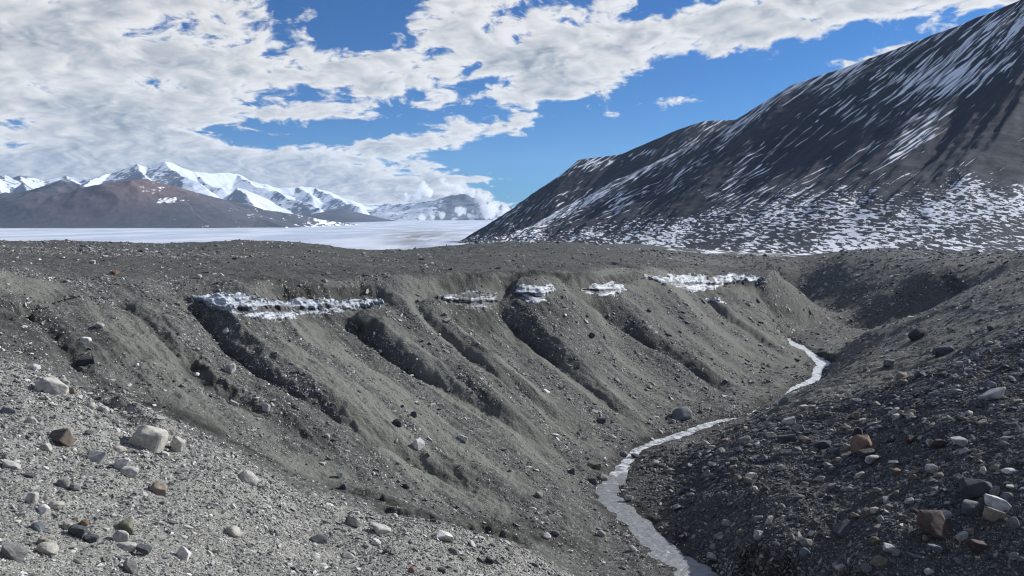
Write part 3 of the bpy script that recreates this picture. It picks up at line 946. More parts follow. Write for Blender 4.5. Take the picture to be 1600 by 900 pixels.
mat_far = mountain_mat("hazy_snow_and_rock", (0.10, 0.115, 0.15), (0.15, 0.16, 0.185), (1.0, 1.0, 0.4), False, snow_col=(0.62, 0.66, 0.73), sc=0.006, bump=10.0)  # distance haze put into the colours: dulled snow, pale bluish rock
RG = [
    ([(-60, 285, 9000), (9, 273, 9300), (22, 284, 9500), (28, 273, 9800), (58, 281, 10000), (95, 275, 10200), (140, 280, 10300), (175, 268, 10400), (212, 256, 10500), (236, 268, 10600),
      (257, 254, 10700), (275, 258, 10900), (302, 270, 11200), (340, 272, 11600), (372, 272, 12000), (400, 282, 12300), (430, 294, 12600), (460, 293, 12900), (492, 292, 13200), (512, 299, 13400), (545, 311, 13600), (570, 320, 13800), (620, 332, 14500)], .55, .55),
    ([(9, 273, 9300), (-20, 300, 8300), (-60, 330, 7600)], .6, .5), ([(28, 273, 9800), (45, 296, 8900), (60, 320, 8000)], .8, .5),
    ([(95, 275, 10200), (125, 288, 9400), (140, 300, 8700)], .7, .5), ([(212, 256, 10500), (222, 268, 10000), (240, 283, 9300), (262, 297, 8600)], .75, .42),
    ([(175, 268, 10400), (150, 282, 9600), (120, 296, 8800)], .6, .5),
    ([(257, 254, 10700), (272, 264, 10200), (292, 277, 9700), (322, 290, 9200)], .8, .4), ([(302, 270, 11200), (330, 287, 10400), (345, 296, 10000)], .5, .5),
    ([(340, 294, 9400), (365, 292, 9600), (385, 305, 9000), (402, 318, 8500)], .8, .5),
    ([(372, 272, 12000), (400, 288, 11400), (440, 302, 10700), (470, 316, 10000), (500, 328, 9300)], .75, .42),
    ([(460, 293, 12900), (478, 302, 12500), (488, 310, 12200)], .6, .5), ([(492, 292, 13200), (520, 308, 12400), (548, 318, 11700), (566, 324, 11200)], .75, .5),
]


def snow_far(X, Y, Z, sx, sy, sp, vp):
    # more snow on the flanks that fall to the right; the steep left flanks stay bare
    s = 0.62 - sstep(sx, 0.12, 0.50) * 0.50 + 0.22 * sstep(-sx, 0.0, 0.3) + 0.25 * fbm(X * 0.0012, Y * 0.0012, 4, 201)
    return s + 0.15 * sstep(sp, 200, 330) - 0.25 * (1 - sstep(sp, 20, 150))


rng = range_mesh("snowy_mountain_range", -160, 640, 7400, 15000, 520, 300, RG, mat_far, snow_far, 45, 0.0011, 211, -40, soft=0.35)
tag(rng, "distant range of snow covered peaks under the cloud", "mountain range", kind='structure')

# brown hill at the edge of the glacier
mat_hill = mountain_mat("brown_rock_with_snow_patches", (0.062, 0.068, 0.088), (0.092, 0.092, 0.104), (1.0, 0.45, 1.0), False, sc=0.012, bump=6.0)
HG = [
    ([(-150, 318, 5600), (-40, 312, 5500), (40, 298, 5400), (95, 285, 5300), (140, 296, 5200)], .38, .34),
    ([(140, 295, 5100), (175, 286, 5000), (205, 275, 4950), (214, 270, 4900), (250, 290, 4900), (300, 312, 4900), (360, 322, 5000), (440, 331, 5200), (520, 345, 5500), (600, 356, 5800)], .37, .33),
    ([(213, 275, 4950), (190, 305, 4650), (160, 335, 4350)], .3, .3), ([(217, 276, 4900), (262, 315, 4600), (290, 340, 4400)], .3, .26), ([(95, 287, 5300), (50, 315, 4950), (0, 340, 4600)], .3, .3),
    ([(360, 324, 5000), (400, 340, 4700), (440, 352, 4500)], .2, .2),
]


def snow_hill(X, Y, Z, sx, sy, sp, vp):
    s = 0.20 + 0.12 * fbm(X * 0.003, Y * 0.003, 3, 221)
    s = s + 0.42 * np.exp(-((sp - 262) / 32) ** 2 - ((vp - 314) / 7) ** 2) + 0.30 * np.exp(-((sp - 235) / 28) ** 2 - ((vp - 296) / 10) ** 2)
    s = s + 0.34 * sstep(sp, 400, 560) + 0.12 * sstep(sp, 270, 420)
    return s


def tone_hill(sp, vp):
    return 0.9 * np.exp(-((sp - 235) / 110) ** 2 - ((vp - 292) / 24) ** 2) + 0.35 * np.exp(-((sp - 120) / 120) ** 2 - ((vp - 325) / 25) ** 2)


hill = range_mesh("brown_hill", -160, 640, 3900, 6600, 460, 200, HG, mat_hill, snow_hill, 30, 0.0024, 231, -41, tone_hill, soft=0.2, foot=700.0)
tag(hill, "brown rocky hill with thin snow patches at the glacier edge", "hill", kind='structure')

hill2 = range_mesh("dark_hill", 455, 620, 7600, 9400, 150, 90,
                   [([(488, 338, 8200), (510, 329, 8300), (535, 326, 8300), (560, 331, 8300), (592, 341, 8300)], .25, .25)], mat_hill,
                   lambda X, Y, Z, sx, sy, sp, vp: 0.22 + 0 * X, 18, 0.003, 241, -20, soft=0.2)
tag(hill2, "small dark dome of rock standing in the snowfield", "hill", kind='structure')

hill3 = range_mesh("cloud_capped_mountain", 560, 900, 9500, 14000, 240, 140,
                   [([(560, 335, 13000), (600, 324, 12500), (640, 319, 12000), (680, 308, 11500), (720, 304, 11200), (760, 315, 11000), (820, 330, 10800), (900, 340, 10600)], .4, .32),
                    ([(720, 304, 11200), (735, 325, 10500), (750, 345, 9900)], .4, .4), ([(612, 317, 12700), (618, 326, 12300)], .5, .5)], mat_far,
                   lambda X, Y, Z, sx, sy, sp, vp: 0.75 - 0.45 * np.exp(-((sp - 725) / 50) ** 2) + 0.2 * fbm(X * .002, Y * .002, 3, 251), 60, 0.0014, 252, -30, soft=0.4)
tag(hill3, "distant blue mountain partly hidden by a bank of low cloud", "mountain", kind='structure')

# ------------------------------------------------------------------ thin air haze over the whole valley
hm = bpy.data.materials.new("haze_air")
hm.use_nodes = True
HT = NT(hm.node_tree)
pv = HT.n('ShaderNodeVolumePrincipled')
pv.inputs['Color'].default_value = (0.58, 0.77, 1.0, 1.0)
pv.inputs['Density'].default_value = HAZE_DENSITY
pv.inputs['Anisotropy'].default_value = 0.2
ho = HT.n('ShaderNodeOutputMaterial')
HT.l(pv.outputs[0], ho.inputs['Volume'])
hb = bmesh.new()
bmesh.ops.create_cube(hb, size=1.0)
hme = bpy.data.meshes.new("haze")
for v in hb.verts:
    v.co = Vector((v.co.x * 44400, 8000 + v.co.y * 16400, 560 + v.co.z * 1500))
hb.to_mesh(hme)
hb.free()
hme.materials.append(hm)
haze = bpy.data.objects.new("haze", hme)
COL.objects.link(haze)
tag(haze, "thin bluish air haze filling the valley", kind='stuff')

# ------------------------------------------------------------------ low cloud bank leaning on the far mountain
mat_cl = bpy.data.materials.new("cumulus_cloud")
mat_cl.use_nodes = True
T = NT(mat_cl.node_tree)
cv = T.n('ShaderNodeVolumePrincipled')
cv.inputs['Color'].default_value = (0.995, 0.995, 0.995, 1)
cv.inputs['Density'].default_value = 0.011
cv.inputs['Anisotropy'].default_value = 0.1
T.l(cv.outputs[0], T.n('ShaderNodeOutputMaterial').inputs['Volume'])


def cloud_bank(name, puffs, label, seed, vox):
    r = np.random.RandomState(seed)
    bm = bmesh.new()
    for (px, py, rad, Y) in puffs:
        c = np.array(P(px, py, Y))
        R = rad * Y / F
        for k in range(9):
            q = r.normal(size=3)
            q /= np.linalg.norm(q)
            rr_ = R * (1.0 if k == 0 else r.uniform(.28, .55))
            cc_ = c if k == 0 else c + q * R * r.uniform(.6, .95)
            res = bmesh.ops.create_icosphere(bm, subdivisions=2, radius=rr_)
            for v in res['verts']:
                v.co = v.co + Vector(cc_)
    me = bpy.data.meshes.new(name)
    bm.to_mesh(me)
    bm.free()
    ob = bpy.data.objects.new(name, me)
    COL.objects.link(ob)
    rm = ob.modifiers.new("remesh", 'REMESH')
    rm.mode = 'VOXEL'
    rm.voxel_size = vox
    dg = bpy.context.evaluated_depsgraph_get()
    me2 = bpy.data.meshes.new_from_object(ob.evaluated_get(dg))
    ob.modifiers.clear()
    ob.data = me2
    n = len(me2.vertices)
    co = np.empty(n * 3, np.float32)
    me2.vertices.foreach_get('co', co)
    co = co.reshape(-1, 3).astype(float)
    no = np.empty(n * 3, np.float32)
    me2.vertices.foreach_get('normal', no)
    no = no.reshape(-1, 3)
    s_ = 1 / (vox * 5.0)
    dsp = fbm((co[:, 0] + 0.4 * co[:, 1]) * s_, (co[:, 2] + 0.3 * co[:, 1]) * s_, 4, seed, 0.6) * vox * 2.2
    co += no * dsp[:, None]
    me2.vertices.foreach_set('co', co.astype(np.float32).ravel())
    me2.polygons.foreach_set('use_smooth', np.full(len(me2.polygons), True))
    me2.materials.clear()
    me2.materials.append(mat_cl)
    me2.update()
    tag(ob, label, "cloud", kind='stuff')
    return ob


YC = 9300
rc = np.random.RandomState(77)
bank = [(700, 292, 8, 11400), (691, 281, 5, 11400), (716, 299, 10, 11400), (734, 305, 10, 11300), (752, 312, 11, 10800), (772, 322, 10, 10000), (790, 332, 9, YC), (762, 328, 12, YC), (800, 336, 8, YC)]
for k in range(26):
    qx = 655 + 150 * rc.rand()
    bank.append((qx, 341 - rc.rand() ** 1.5 * (5 + 11 * sstep(qx, 660, 760)), rc.uniform(2.0, 6.5), YC + rc.uniform(-300, 500)))
cloud_bank("cloud_bank", bank, "white bank of low cumulus cloud wrapped round the far blue mountain", 461, 16.0)
cloud_bank("cloud_puff", [(661, 291, 7, 13500), (668, 300, 9, 13500), (650, 305, 6, 13500), (636, 309, 6, 13500), (655, 298, 6, 13500)], "detached small cumulus puff left of the cloud bank", 471, 18.0)
# ------------------------------------------------------------------ rocks
rnd = random.Random(5)
NR = np.random.RandomState(12)


def rock_bm(seed, kind, detail=1):
    """kind: angular, rounded, slab, wedge; fits a box of about 1 x 1 x 1 centred on the origin"""
    r = np.random.RandomState(seed)
    bm = bmesh.new()
    if kind == 'rounded':
        bmesh.ops.create_icosphere(bm, subdivisions=2 if detail < 2 else 3, radius=0.5)
        k = r.rand(3) * 50
        cuts = [(Vector(r.normal(size=3)).normalized(), 0.29 + 0.13 * r.rand()) for _ in range(9)]
        cs = np.array([v.co for v in bm.verts])
        for n_, d_ in cuts:
            e = np.clip(cs @ np.array(n_) - d_, 0, None)
            cs = cs - np.array(n_)[None] * e[:, None] * 0.92
        cs *= (1 + 0.12 * pnoise(cs[:, 0] * 4 + k[0], cs[:, 1] * 3 + cs[:, 2] * 2.1 + k[1]))[:, None]
        for v, q in zip(bm.verts, cs):
            v.co = q
    else:
        npt = {'angular': 15, 'slab': 14, 'wedge': 12}[kind] + (4 if detail > 1 else 0)
        p = r.normal(size=(npt, 3))
        p /= np.linalg.norm(p, axis=1)[:, None]
        p = np.sign(p) * np.abs(p) ** 0.62
        p *= 0.5 * (0.82 + 0.25 * r.rand(npt))[:, None]
        if kind == 'wedge':
            p[:, 2] *= 0.35 + 0.65 * np.clip((p[:, 0] + 0.5), 0, 1) * (1 if r.rand() < .5 else 1.15)
        for q in p:
            bm.verts.new(q)
        res = bmesh.ops.convex_hull(bm, input=bm.verts)
        junk = [g for g in res['geom_interior'] if isinstance(g, bmesh.types.BMVert)]
        if junk:
            bmesh.ops.delete(bm, geom=junk, context='VERTS')
        bmesh.ops.dissolve_limit(bm, angle_limit=0.16, verts=bm.verts, edges=bm.edges)
        if detail > 1:
            bmesh.ops.bevel(bm, geom=list(bm.edges), offset=0.035, segments=1, profile=0.5, affect='EDGES')
            bmesh.ops.triangulate(bm, faces=bm.faces)
            bmesh.ops.subdivide_edges(bm, edges=[e for e in bm.edges if e.calc_length() > 0.2], cuts=1, use_grid_fill=True)
            k = r.rand(2) * 50
            cs = np.array([v.co for v in bm.verts])
            cs *= (1 + 0.05 * pnoise(cs[:, 0] * 4 + cs[:, 2] + k[0], cs[:, 1] * 4 + cs[:, 2] * 2 + k[1]))[:, None]
            for v, q in zip(bm.verts, cs):
                v.co = q
    co = np.array([v.co for v in bm.verts])
    lo, hi = co.min(0), co.max(0)
    for v in bm.verts:
        v.co = Vector((np.array(v.co) - (lo + hi) / 2) / (hi - lo))
    bmesh.ops.triangulate(bm, faces=bm.faces)
    bmesh.ops.recalc_face_normals(bm, faces=bm.faces)
    return bm


def rock_mesh(name, seed, kind, detail, mat):
    bm = rock_bm(seed, kind, detail)
    me = bpy.data.meshes.new(name)
    bm.to_mesh(me)
    bm.free()
    if kind == 'rounded':
        me.polygons.foreach_set('use_smooth', np.full(len(me.polygons), True))
    me.materials.append(mat)
    return me


# colour of single rocks comes from the object, that of loose gravel from chance
mat_rock, T, b, o = new_mat("weathered_rock")
oi = T.n('ShaderNodeObjectInfo')
oc = T.n('ShaderNodeTexCoord').outputs['Object']
off_ = T.v('ADD', oc, T.v('SCALE', (7.3, 3.1, 5.7), s=T.m('MULTIPLY', oi.outputs['Random'], 20.0)))
n1 = T.noise(off_, 3.2, 6, 0.65, 0.4)
n2 = T.noise(off_, 14.0, 4, 0.6)
cr = T.mix(T.ss(n1, 0.30, 0.72), T.mix(1.0, oi.outputs['Color'], (0.62, 0.62, 0.62), 'MULTIPLY'), T.mix(1.0, oi.outputs['Color'], (1.22, 1.2, 1.16), 'MULTIPLY'))
cr = T.mix(T.m('MULTIPLY', T.ss(n2, 0.56, 0.70), 0.5), cr, T.mix(1.0, cr, (0.55, 0.55, 0.56), 'MULTIPLY'))
T.l(cr, b.inputs['Base Color'])
T.l(T.bump(T.m('ADD', n1, T.m('MULTIPLY', n2, 0.35)), 0.6, 0.06), b.inputs['Normal'])
b.inputs['Roughness'].default_value = 0.8
b.inputs['Specular IOR Level'].default_value = 0.35


def gravel_mat(name, stops):
    m, T, b, o = new_mat(name)
    oi = T.n('ShaderNodeObjectInfo')
    c = T.ramp(oi.outputs['Random'], stops)
    pos = T.n('ShaderNodeNewGeometry').outputs['Position']
    n = T.noise(pos, 22.0, 3, 0.6)
    c = T.mix(T.ss(n, 0.35, 0.65), T.mix(1.0, c, (0.75, 0.75, 0.75), 'MULTIPLY'), c)
    T.l(c, b.inputs['Base Color'])
    b.inputs['Roughness'].default_value = 0.82
    b.inputs['Specular IOR Level'].default_value = 0.35
    return m


PAL = {'cream': (.44, .42, .375), 'pale': (.40, .39, .37), 'white': (.62, .61, .59), 'grey': (.21, .21, .205), 'slate': (.085, .092, .105), 'dark': (.058, .058, .062),
       'tan': (.27, .235, .18), 'brown': (.125, .10, .08), 'red': (.085, .062, .056), 'orange': (.22, .14, .10), 'bluegrey': (.15, .17, .19), 'olive': (.17, .165, .12)}
WORD = {'cream': 'cream', 'pale': 'pale grey', 'white': 'whitish', 'grey': 'mid grey', 'slate': 'slate grey', 'dark': 'blackish', 'tan': 'tan', 'brown': 'brown',
        'red': 'dark reddish', 'orange': 'orange brown', 'bluegrey': 'blue grey', 'olive': 'olive grey'}

# (column, row, width, height in pixels, colour, form, roll, name, label)
HERO = [
    (77, 607, 50, 24, 'cream', 'slab', 18, 'boulder', "long cream boulder with a brown end high on the pale gravel slope"),
    (92, 684, 34, 26, 'brown', 'wedge', 14, 'boulder', "brown wedge-shaped boulder half buried in the pale gravel slope"),
    (228, 690, 48, 38, 'cream', 'angular', 25, 'boulder', "biggest whitish cream boulder on the pale gravel slope"),
    (211, 689, 17, 15, 'slate', 'rounded', 0, 'stone', "small slate stone leaning against the biggest cream boulder"),
    (276, 698, 19, 22, 'cream', 'angular', 20, 'stone', "knobbly cream stone just downhill of the biggest cream boulder"),
    (143, 712, 33, 22, 'pale', 'wedge', 28, 'boulder', "pale grey split boulder with a shadowed end near the brown wedge"),
    (188, 724, 18, 28, 'white', 'wedge', 40, 'stone', "upright whitish splinter of rock standing on the gravel slope"),
    (199, 739, 24, 17, 'pale', 'angular', 20, 'stone', "pale block at the foot of the upright whitish splinter"),
    (97, 757, 21, 17, 'grey', 'rounded', 10, 'stone', "larger of two dark rounded stones side by side on the gravel"),
    (115, 763, 16, 11, 'grey', 'rounded', 10, 'stone', "smaller of two dark rounded stones side by side on the gravel"),
    (245, 767, 25, 20, 'tan', 'rounded', 20, 'stone', "tan rounded stone below the biggest cream boulder"),
    (386, 748, 30, 18, 'pale', 'rounded', 26, 'boulder', "pale smooth oblong boulder at the brow of the near gravel slope"),
    (120, 832, 27, 20, 'slate', 'angular', 5, 'stone', "blocky slate stone in the cluster at the bottom of the gravel"),
    (139, 844, 24, 13, 'slate', 'slab', 8, 'stone', "flat slate slab touching the blocky slate stone"),
    (187, 840, 21, 20, 'pale', 'angular', 15, 'stone', "pale grey block beside the flat slate slab"),
    (199, 826, 30, 18, 'olive', 'wedge', 25, 'stone', "olive grey curved slab tilted behind the pale grey block"),
    (54, 824, 22, 16, 'bluegrey', 'rounded', 8, 'stone', "blue grey egg-shaped stone on the brown soil patch"),
    (68, 848, 22, 12, 'tan', 'rounded', 8, 'stone', "small tan oval stone on the brown soil patch"),
    (70, 860, 28, 18, 'cream', 'rounded', 14, 'stone', "cream oval stone just under the small tan oval one"),
    (18, 867, 40, 20, 'grey', 'slab', 14, 'stone', "grey flat slab at the lower left corner of the gravel"),
    (66, 797, 18, 14, 'white', 'rounded', 5, 'stone', "white rounded cobble above the brown soil patch"),
    (48, 782, 16, 20, 'pale', 'angular', 10, 'stone', "tall pale stone with a shadowed side above the white cobble"),
    (84, 791, 22, 10, 'cream', 'rounded', 5, 'stone', "low cream stone right of the white rounded cobble"),
    (103, 823, 17, 12, 'cream', 'rounded', 5, 'stone', "cream pebble immediately uphill of the blocky slate stone"),
    (130, 818, 14, 10, 'orange', 'rounded', 5, 'stone', "little orange stone among grey ones above the slate block"),
    (363, 832, 25, 13, 'cream', 'rounded', 25, 'stone', "cream oval stone alone on the middle of the gravel slope"),
    (285, 868, 24, 18, 'white', 'slab', 38, 'stone', "white elongated stone lying downslope near the picture's bottom"),
    (202, 889, 22, 20, 'grey', 'angular', 10, 'stone', "dark angular stone cut by the bottom edge, under the pale block"),
    (196, 856, 30, 11, 'pale', 'slab', 8, 'stone', "pale flat slab below the pale grey block"),
    (222, 862, 24, 14, 'slate', 'slab', 18, 'stone', "slate slab at the right end of the bottom cluster"),
    (52, 575, 15, 10, 'white', 'angular', 5, 'stone', "white block on the topmost edge of the gravel slope"),
    (100, 597, 13, 9, 'cream', 'rounded', 10, 'stone', "cream pebble above the long cream boulder"),
    (112, 612, 10, 9, 'tan', 'rounded', 0, 'stone', "yellowish pebble at the right end of the long cream boulder"),
    (141, 634, 12, 10, 'cream', 'rounded', 20, 'stone', "cream stone on the gravel brow left of the white sliver"),
    (160, 641, 16, 10, 'pale', 'slab', 25, 'stone', "pale flat stone between the cream stone and the white sliver"),
    (190, 643, 18, 8, 'white', 'slab', 20, 'stone', "bright white sliver on the gravel brow"),
    (11, 642, 24, 10, 'grey', 'slab', 18, 'stone', "dark long slab at the left edge of the gravel slope"),
    (47, 658, 24, 9, 'pale', 'slab', 30, 'stone', "pale narrow slab pointing downhill left of the brown wedge"),
    (14, 727, 30, 10, 'pale', 'slab', 18, 'stone', "pale tabular slab at the left edge below the brown wedge"),
    (43, 743, 20, 10, 'slate', 'slab', 12, 'stone', "dark thin slab left of the two rounded stones"),
    (69, 699, 20, 11, 'cream', 'rounded', 8, 'stone', "cream stone under the left end of the brown wedge"),
    (185, 703, 18, 9, 'cream', 'rounded', 15, 'stone', "low cream stone left of the biggest boulder's foot"),
    (550, 819, 23, 12, 'dark', 'slab', 35, 'stone', "black slate wedge poking from the near gravel slope"),
    (597, 830, 40, 16, 'pale', 'slab', 26, 'stone', "long thin pale slab with a dark broken end on the gravel slope"),
    (497, 845, 24, 12, 'slate', 'rounded', 15, 'stone', "lens-shaped blue black stone above a dark hollow in the gravel"),
    (492, 870, 14, 9, 'white', 'rounded', 20, 'stone', "bright white oval pebble under the lens-shaped stone"),
    (542, 869, 18, 11, 'pale', 'wedge', 20, 'stone', "pale wedge right of the bright white oval pebble"),
    (695, 843, 32, 14, 'white', 'slab', 28, 'stone', "white jagged slab near the right end of the gravel slope"),
    (587, 849, 13, 9, 'white', 'angular', 20, 'stone', "small white and dark stone below the long thin slab"),
    (643, 892, 11, 10, 'orange', 'rounded', 0, 'stone', "small orange stone at the bottom edge of the gravel slope"),
    (691, 893, 15, 10, 'slate', 'angular', 10, 'stone', "dark stone at the bottom edge right of the orange one"),
    (709, 862, 15, 8, 'grey', 'rounded', 20, 'stone', "darker grey oval stone under the white jagged slab"),
    (765, 877, 13, 8, 'dark', 'angular', 15, 'stone', "black stone on the pale sand at the gully lip"),
    (655, 695, 16, 19, 'white', 'angular', 30, 'boulder', "upright white boulder alone on the grey gully slope"),
    (722, 688, 19, 9, 'white', 'slab', 18, 'stone', "flat white slab to the right of the upright white boulder"),
    (621, 662, 15, 11, 'dark', 'angular', 5, 'stone', "dark block in a small hollow above the upright white boulder"),
    (646, 648, 10, 9, 'slate', 'angular', 5, 'stone', "dark pointed stone uphill of the dark block in the hollow"),
    (414, 640, 15, 12, 'pale', 'wedge', 25, 'stone', "pale pointed stone low on the slope left of the shaded gully"),
    (357, 577, 17, 16, 'pale', 'angular', 10, 'boulder', "pale squared boulder beside the leftmost shaded gully"),
    (364, 631, 17, 10, 'pale', 'slab', 15, 'stone', "pale slab below the pale squared boulder"),
    (132, 564, 28, 24, 'dark', 'angular', 0, 'boulder', "big blue black fractured boulder below the sandy bank"),
    (124, 578, 18, 8, 'slate', 'slab', 5, 'stone', "dark slab at the foot of the blue black fractured boulder"),
    (133, 531, 15, 8, 'white', 'rounded', 10, 'stone', "white oval stone above the blue black fractured boulder"),
    (155, 510, 13, 8, 'pale', 'rounded', 0, 'stone', "grey smooth stone uphill of the white oval stone"),
    (352, 519, 8, 11, 'pale', 'wedge', 0, 'stone', "thin upright stone below the left end of the big ice face"),
    (307, 586, 8, 6, 'white', 'rounded', 0, 'stone', "tiny white pebble left of the pale squared boulder"),
    (178, 427, 15, 7, 'orange', 'angular', 0, 'stone', "orange brown stone at the edge of the plateau"),
    (309, 433, 11, 7, 'pale', 'angular', 0, 'stone', "pale stone on the plateau above the big ice face"),
    (143, 410, 9, 6, 'pale', 'angular', 0, 'stone', "grey stone standing alone on the plateau behind the orange one"),
    (322, 425, 15, 5, 'slate', 'slab', 0, 'stone', "low dark slab on the plateau behind the pale stone"),
    (376, 382, 6, 4, 'white', 'rounded', 0, 'stone', "tiny white stone on the plateau skyline below the brown hill"),
    (537, 762, 11, 9, 'slate', 'angular', 5, 'stone', "dark stone on the smooth sand at the foot of the slope"),
    (529, 744, 10, 10, 'bluegrey', 'angular', 10, 'stone', "purplish grey stone above the smooth sand"),
    (599, 779, 11, 9, 'dark', 'rounded', 0, 'stone', "black round stone right of the smooth sand"),
    (634, 761, 13, 7, 'dark', 'slab', 20, 'stone', "black thin slab uphill of the black round stone"),
    (617, 807, 10, 7, 'cream', 'rounded', 10, 'stone', "cream stone on the gravel brow below the black round stone"),
    (1067, 650, 31, 22, 'bluegrey', 'rounded', 0, 'boulder', "large smooth grey boulder on the bank of the stream"),
    (1051, 659, 11, 6, 'pale', 'slab', 15, 'stone', "pale flat stone touching the large stream boulder"),
    (940, 658, 16, 11, 'slate', 'angular', 10, 'stone', "dark blocky stone on the slope left of the large stream boulder"),
    (854, 839, 14, 9, 'white', 'rounded', 15, 'stone', "white stone low on the slope left of the stream"),
    (868, 834, 13, 8, 'bluegrey', 'rounded', 10, 'stone', "bluish stone touching the white one low on the slope"),
    (990, 859, 12, 8, 'pale', 'rounded', 25, 'stone', "pale oval stone next to the lower stream"),
    (940, 835, 12, 9, 'pale', 'rounded', 30, 'stone', "pale oval stone midway between the white stone and the stream"),
    (842, 775, 13, 8, 'grey', 'slab', 25, 'stone', "grey slab on the slope left of the stream bend"),
    (894, 737, 10, 9, 'slate', 'angular', 0, 'stone', "dark stone with a lit edge above the stream bend"),
    (975, 711, 12, 8, 'bluegrey', 'rounded', 0, 'stone', "smooth grey stone standing in the stream narrows"),
    (993, 713, 12, 6, 'slate', 'rounded', 0, 'stone', "dark stone in the stream right of the smooth grey one"),
    (966, 742, 8, 5, 'dark', 'rounded', 0, 'stone', "dark wet stone in mid stream below the narrows"),
    (983, 779, 16, 7, 'grey', 'slab', 0, 'stone', "flat wet slab at the right edge of the stream"),
    (929, 729, 22, 10, 'olive', 'slab', 12, 'stone', "olive slab on the left bank above the stream bend"),
    (948, 750, 22, 10, 'grey', 'slab', 10, 'stone', "dark tilted slab on the left bank at the stream bend"),
    (926, 752, 16, 10, 'slate', 'slab', 30, 'stone', "narrow slate slab pointing at the stream bend"),
    (854, 612, 10, 7, 'white', 'angular', 0, 'stone', "white stone on the middle rib of the gully wall"),
    (1015, 486, 8, 6, 'slate', 'rounded', 0, 'stone', "dark stone right of the small oval ice face"),
    (925, 526, 10, 9, 'slate', 'rounded', 0, 'stone', "dark round stone on the wall below the small oval ice face"),
    (1225, 627, 15, 11, 'bluegrey', 'wedge', 0, 'stone', "greenish pyramid stone by the dry upper stream bed"),
    (1436, 524, 26, 15, 'dark', 'angular', -20, 'boulder', "dark fractured boulder high on the right slope"),
    (1478, 550, 32, 14, 'slate', 'slab', -10, 'boulder', "dark boulder with a sunlit flat top on the right slope"),
    (1557, 620, 34, 16, 'pale', 'wedge', -16, 'boulder', "pale grey wedge boulder by the right edge of the slope"),
    (1390, 569, 14, 11, 'grey', 'angular', 0, 'stone', "grey angular stone left of the tan rounded boulder"),
    (1411, 588, 18, 13, 'tan', 'rounded', -10, 'boulder', "tan rounded boulder on the middle of the right slope"),
    (1528, 486, 17, 7, 'pale', 'slab', -12, 'stone', "pale flat stone high on the right slope"),
    (1510, 480, 14, 9, 'slate', 'angular', -10, 'stone', "dark block left of the pale flat stone"),
    (1550, 513, 13, 8, 'slate', 'angular', 0, 'stone', "dark stone below the pale flat stone"),
    (1352, 696, 30, 26, 'orange', 'angular', 8, 'boulder', "orange brown block with a bright flat top on the rubble brow"),
    (1342, 682, 17, 22, 'dark', 'rounded', 0, 'boulder', "dark rounded boulder behind the orange brown block"),
    (1366, 719, 25, 12, 'pale', 'slab', 0, 'stone', "pale flat slab in front of the orange brown block"),
    (1356, 711, 27, 14, 'dark', 'angular', 0, 'stone', "black block between the orange brown block and the pale slab"),
    (1286, 697, 23, 14, 'slate', 'angular', 0, 'stone', "dark block on the brow left of the oval dark stone"),
    (1324, 701, 20, 13, 'grey', 'rounded', -25, 'stone', "oval dark grey stone left of the orange brown block"),
    (1500, 693, 30, 14, 'pale', 'slab', 4, 'boulder', "pale grey slab on the brow near the right edge"),
    (1423, 689, 14, 13, 'red', 'angular', 0, 'stone', "reddish pointed stone on the brow right of the orange block"),
    (1468, 695, 20, 12, 'red', 'angular', 0, 'stone', "dark red low stone next to the pale brow slab"),
    (1453, 694, 12, 12, 'pale', 'angular', 20, 'stone', "small pale stone left of the dark red low stone"),
    (1580, 737, 23, 8, 'white', 'rounded', -4, 'stone', "white oval stone at the right edge"),
    (1457, 735, 17, 14, 'pale', 'wedge', 0, 'stone', "pale pyramid-shaped stone on the shaded slope"),
    (1468, 743, 15, 9, 'tan', 'rounded', 0, 'stone', "tan oval stone under the pale pyramid-shaped stone"),
    (1530, 768, 42, 25, 'dark', 'angular', 0, 'boulder', "large black boulder with a sunlit rim in the right heap"),
    (1566, 792, 45, 18, 'white', 'slab', 24, 'boulder', "long white flat slab tilted in the right heap"),
    (1554, 806, 29, 20, 'tan', 'angular', 10, 'boulder', "drab squared block under the long white slab"),
    (1520, 796, 31, 20, 'bluegrey', 'angular', 10, 'boulder', "greenish grey block below the large black boulder"),
    (1470, 824, 52, 36, 'red', 'angular', 8, 'boulder', "biggest dark red brown boulder in the right heap"),
    (1476, 806, 25, 13, 'pale', 'angular', -8, 'stone', "pale pinkish stone perched on the dark red brown boulder"),
    (1556, 770, 13, 20, 'grey', 'wedge', 0, 'stone', "grey upright stone right of the large black boulder"),
    (1575, 778, 17, 14, 'bluegrey', 'rounded', 0, 'stone', "blue grey rounded stone above the long white slab"),
    (1320, 829, 30, 19, 'slate', 'wedge', -14, 'boulder', "dark boulder with a pale sloping top below the rubble"),
    (1422, 784, 15, 8, 'pale', 'rounded', -10, 'stone', "pale little stone alone on the dark slope under the brow"),
    (1338, 807, 14, 9, 'tan', 'rounded', 0, 'stone', "tan oval stone above the dark boulder with the sloping top"),
    (1258, 868, 17, 18, 'bluegrey', 'rounded', -30, 'stone', "blue grey rounded stone low on the dark slope"),
    (1260, 850, 18, 12, 'grey', 'rounded', 0, 'stone', "grey rounded stone above the low blue grey one"),
    (1531, 857, 28, 16, 'red', 'angular', 10, 'boulder', "dull pinkish brown boulder below the right heap"),
    (1464, 864, 23, 16, 'bluegrey', 'angular', 10, 'stone', "greenish angular stone below the dark red brown boulder"),
    (1390, 858, 18, 13, 'pale', 'angular', 15, 'stone', "pale block in the pebbles at the bottom of the dark slope"),
    (1376, 879, 23, 13, 'olive', 'angular', 0, 'stone', "olive stone at the bottom of the dark slope"),
    (1402, 866, 13, 12, 'grey', 'rounded', 0, 'stone', "round grey pebble touching the pale block"),
    (1313, 889, 16, 12, 'pale', 'wedge', 10, 'stone', "pale triangular stone at the bottom edge of the dark slope"),
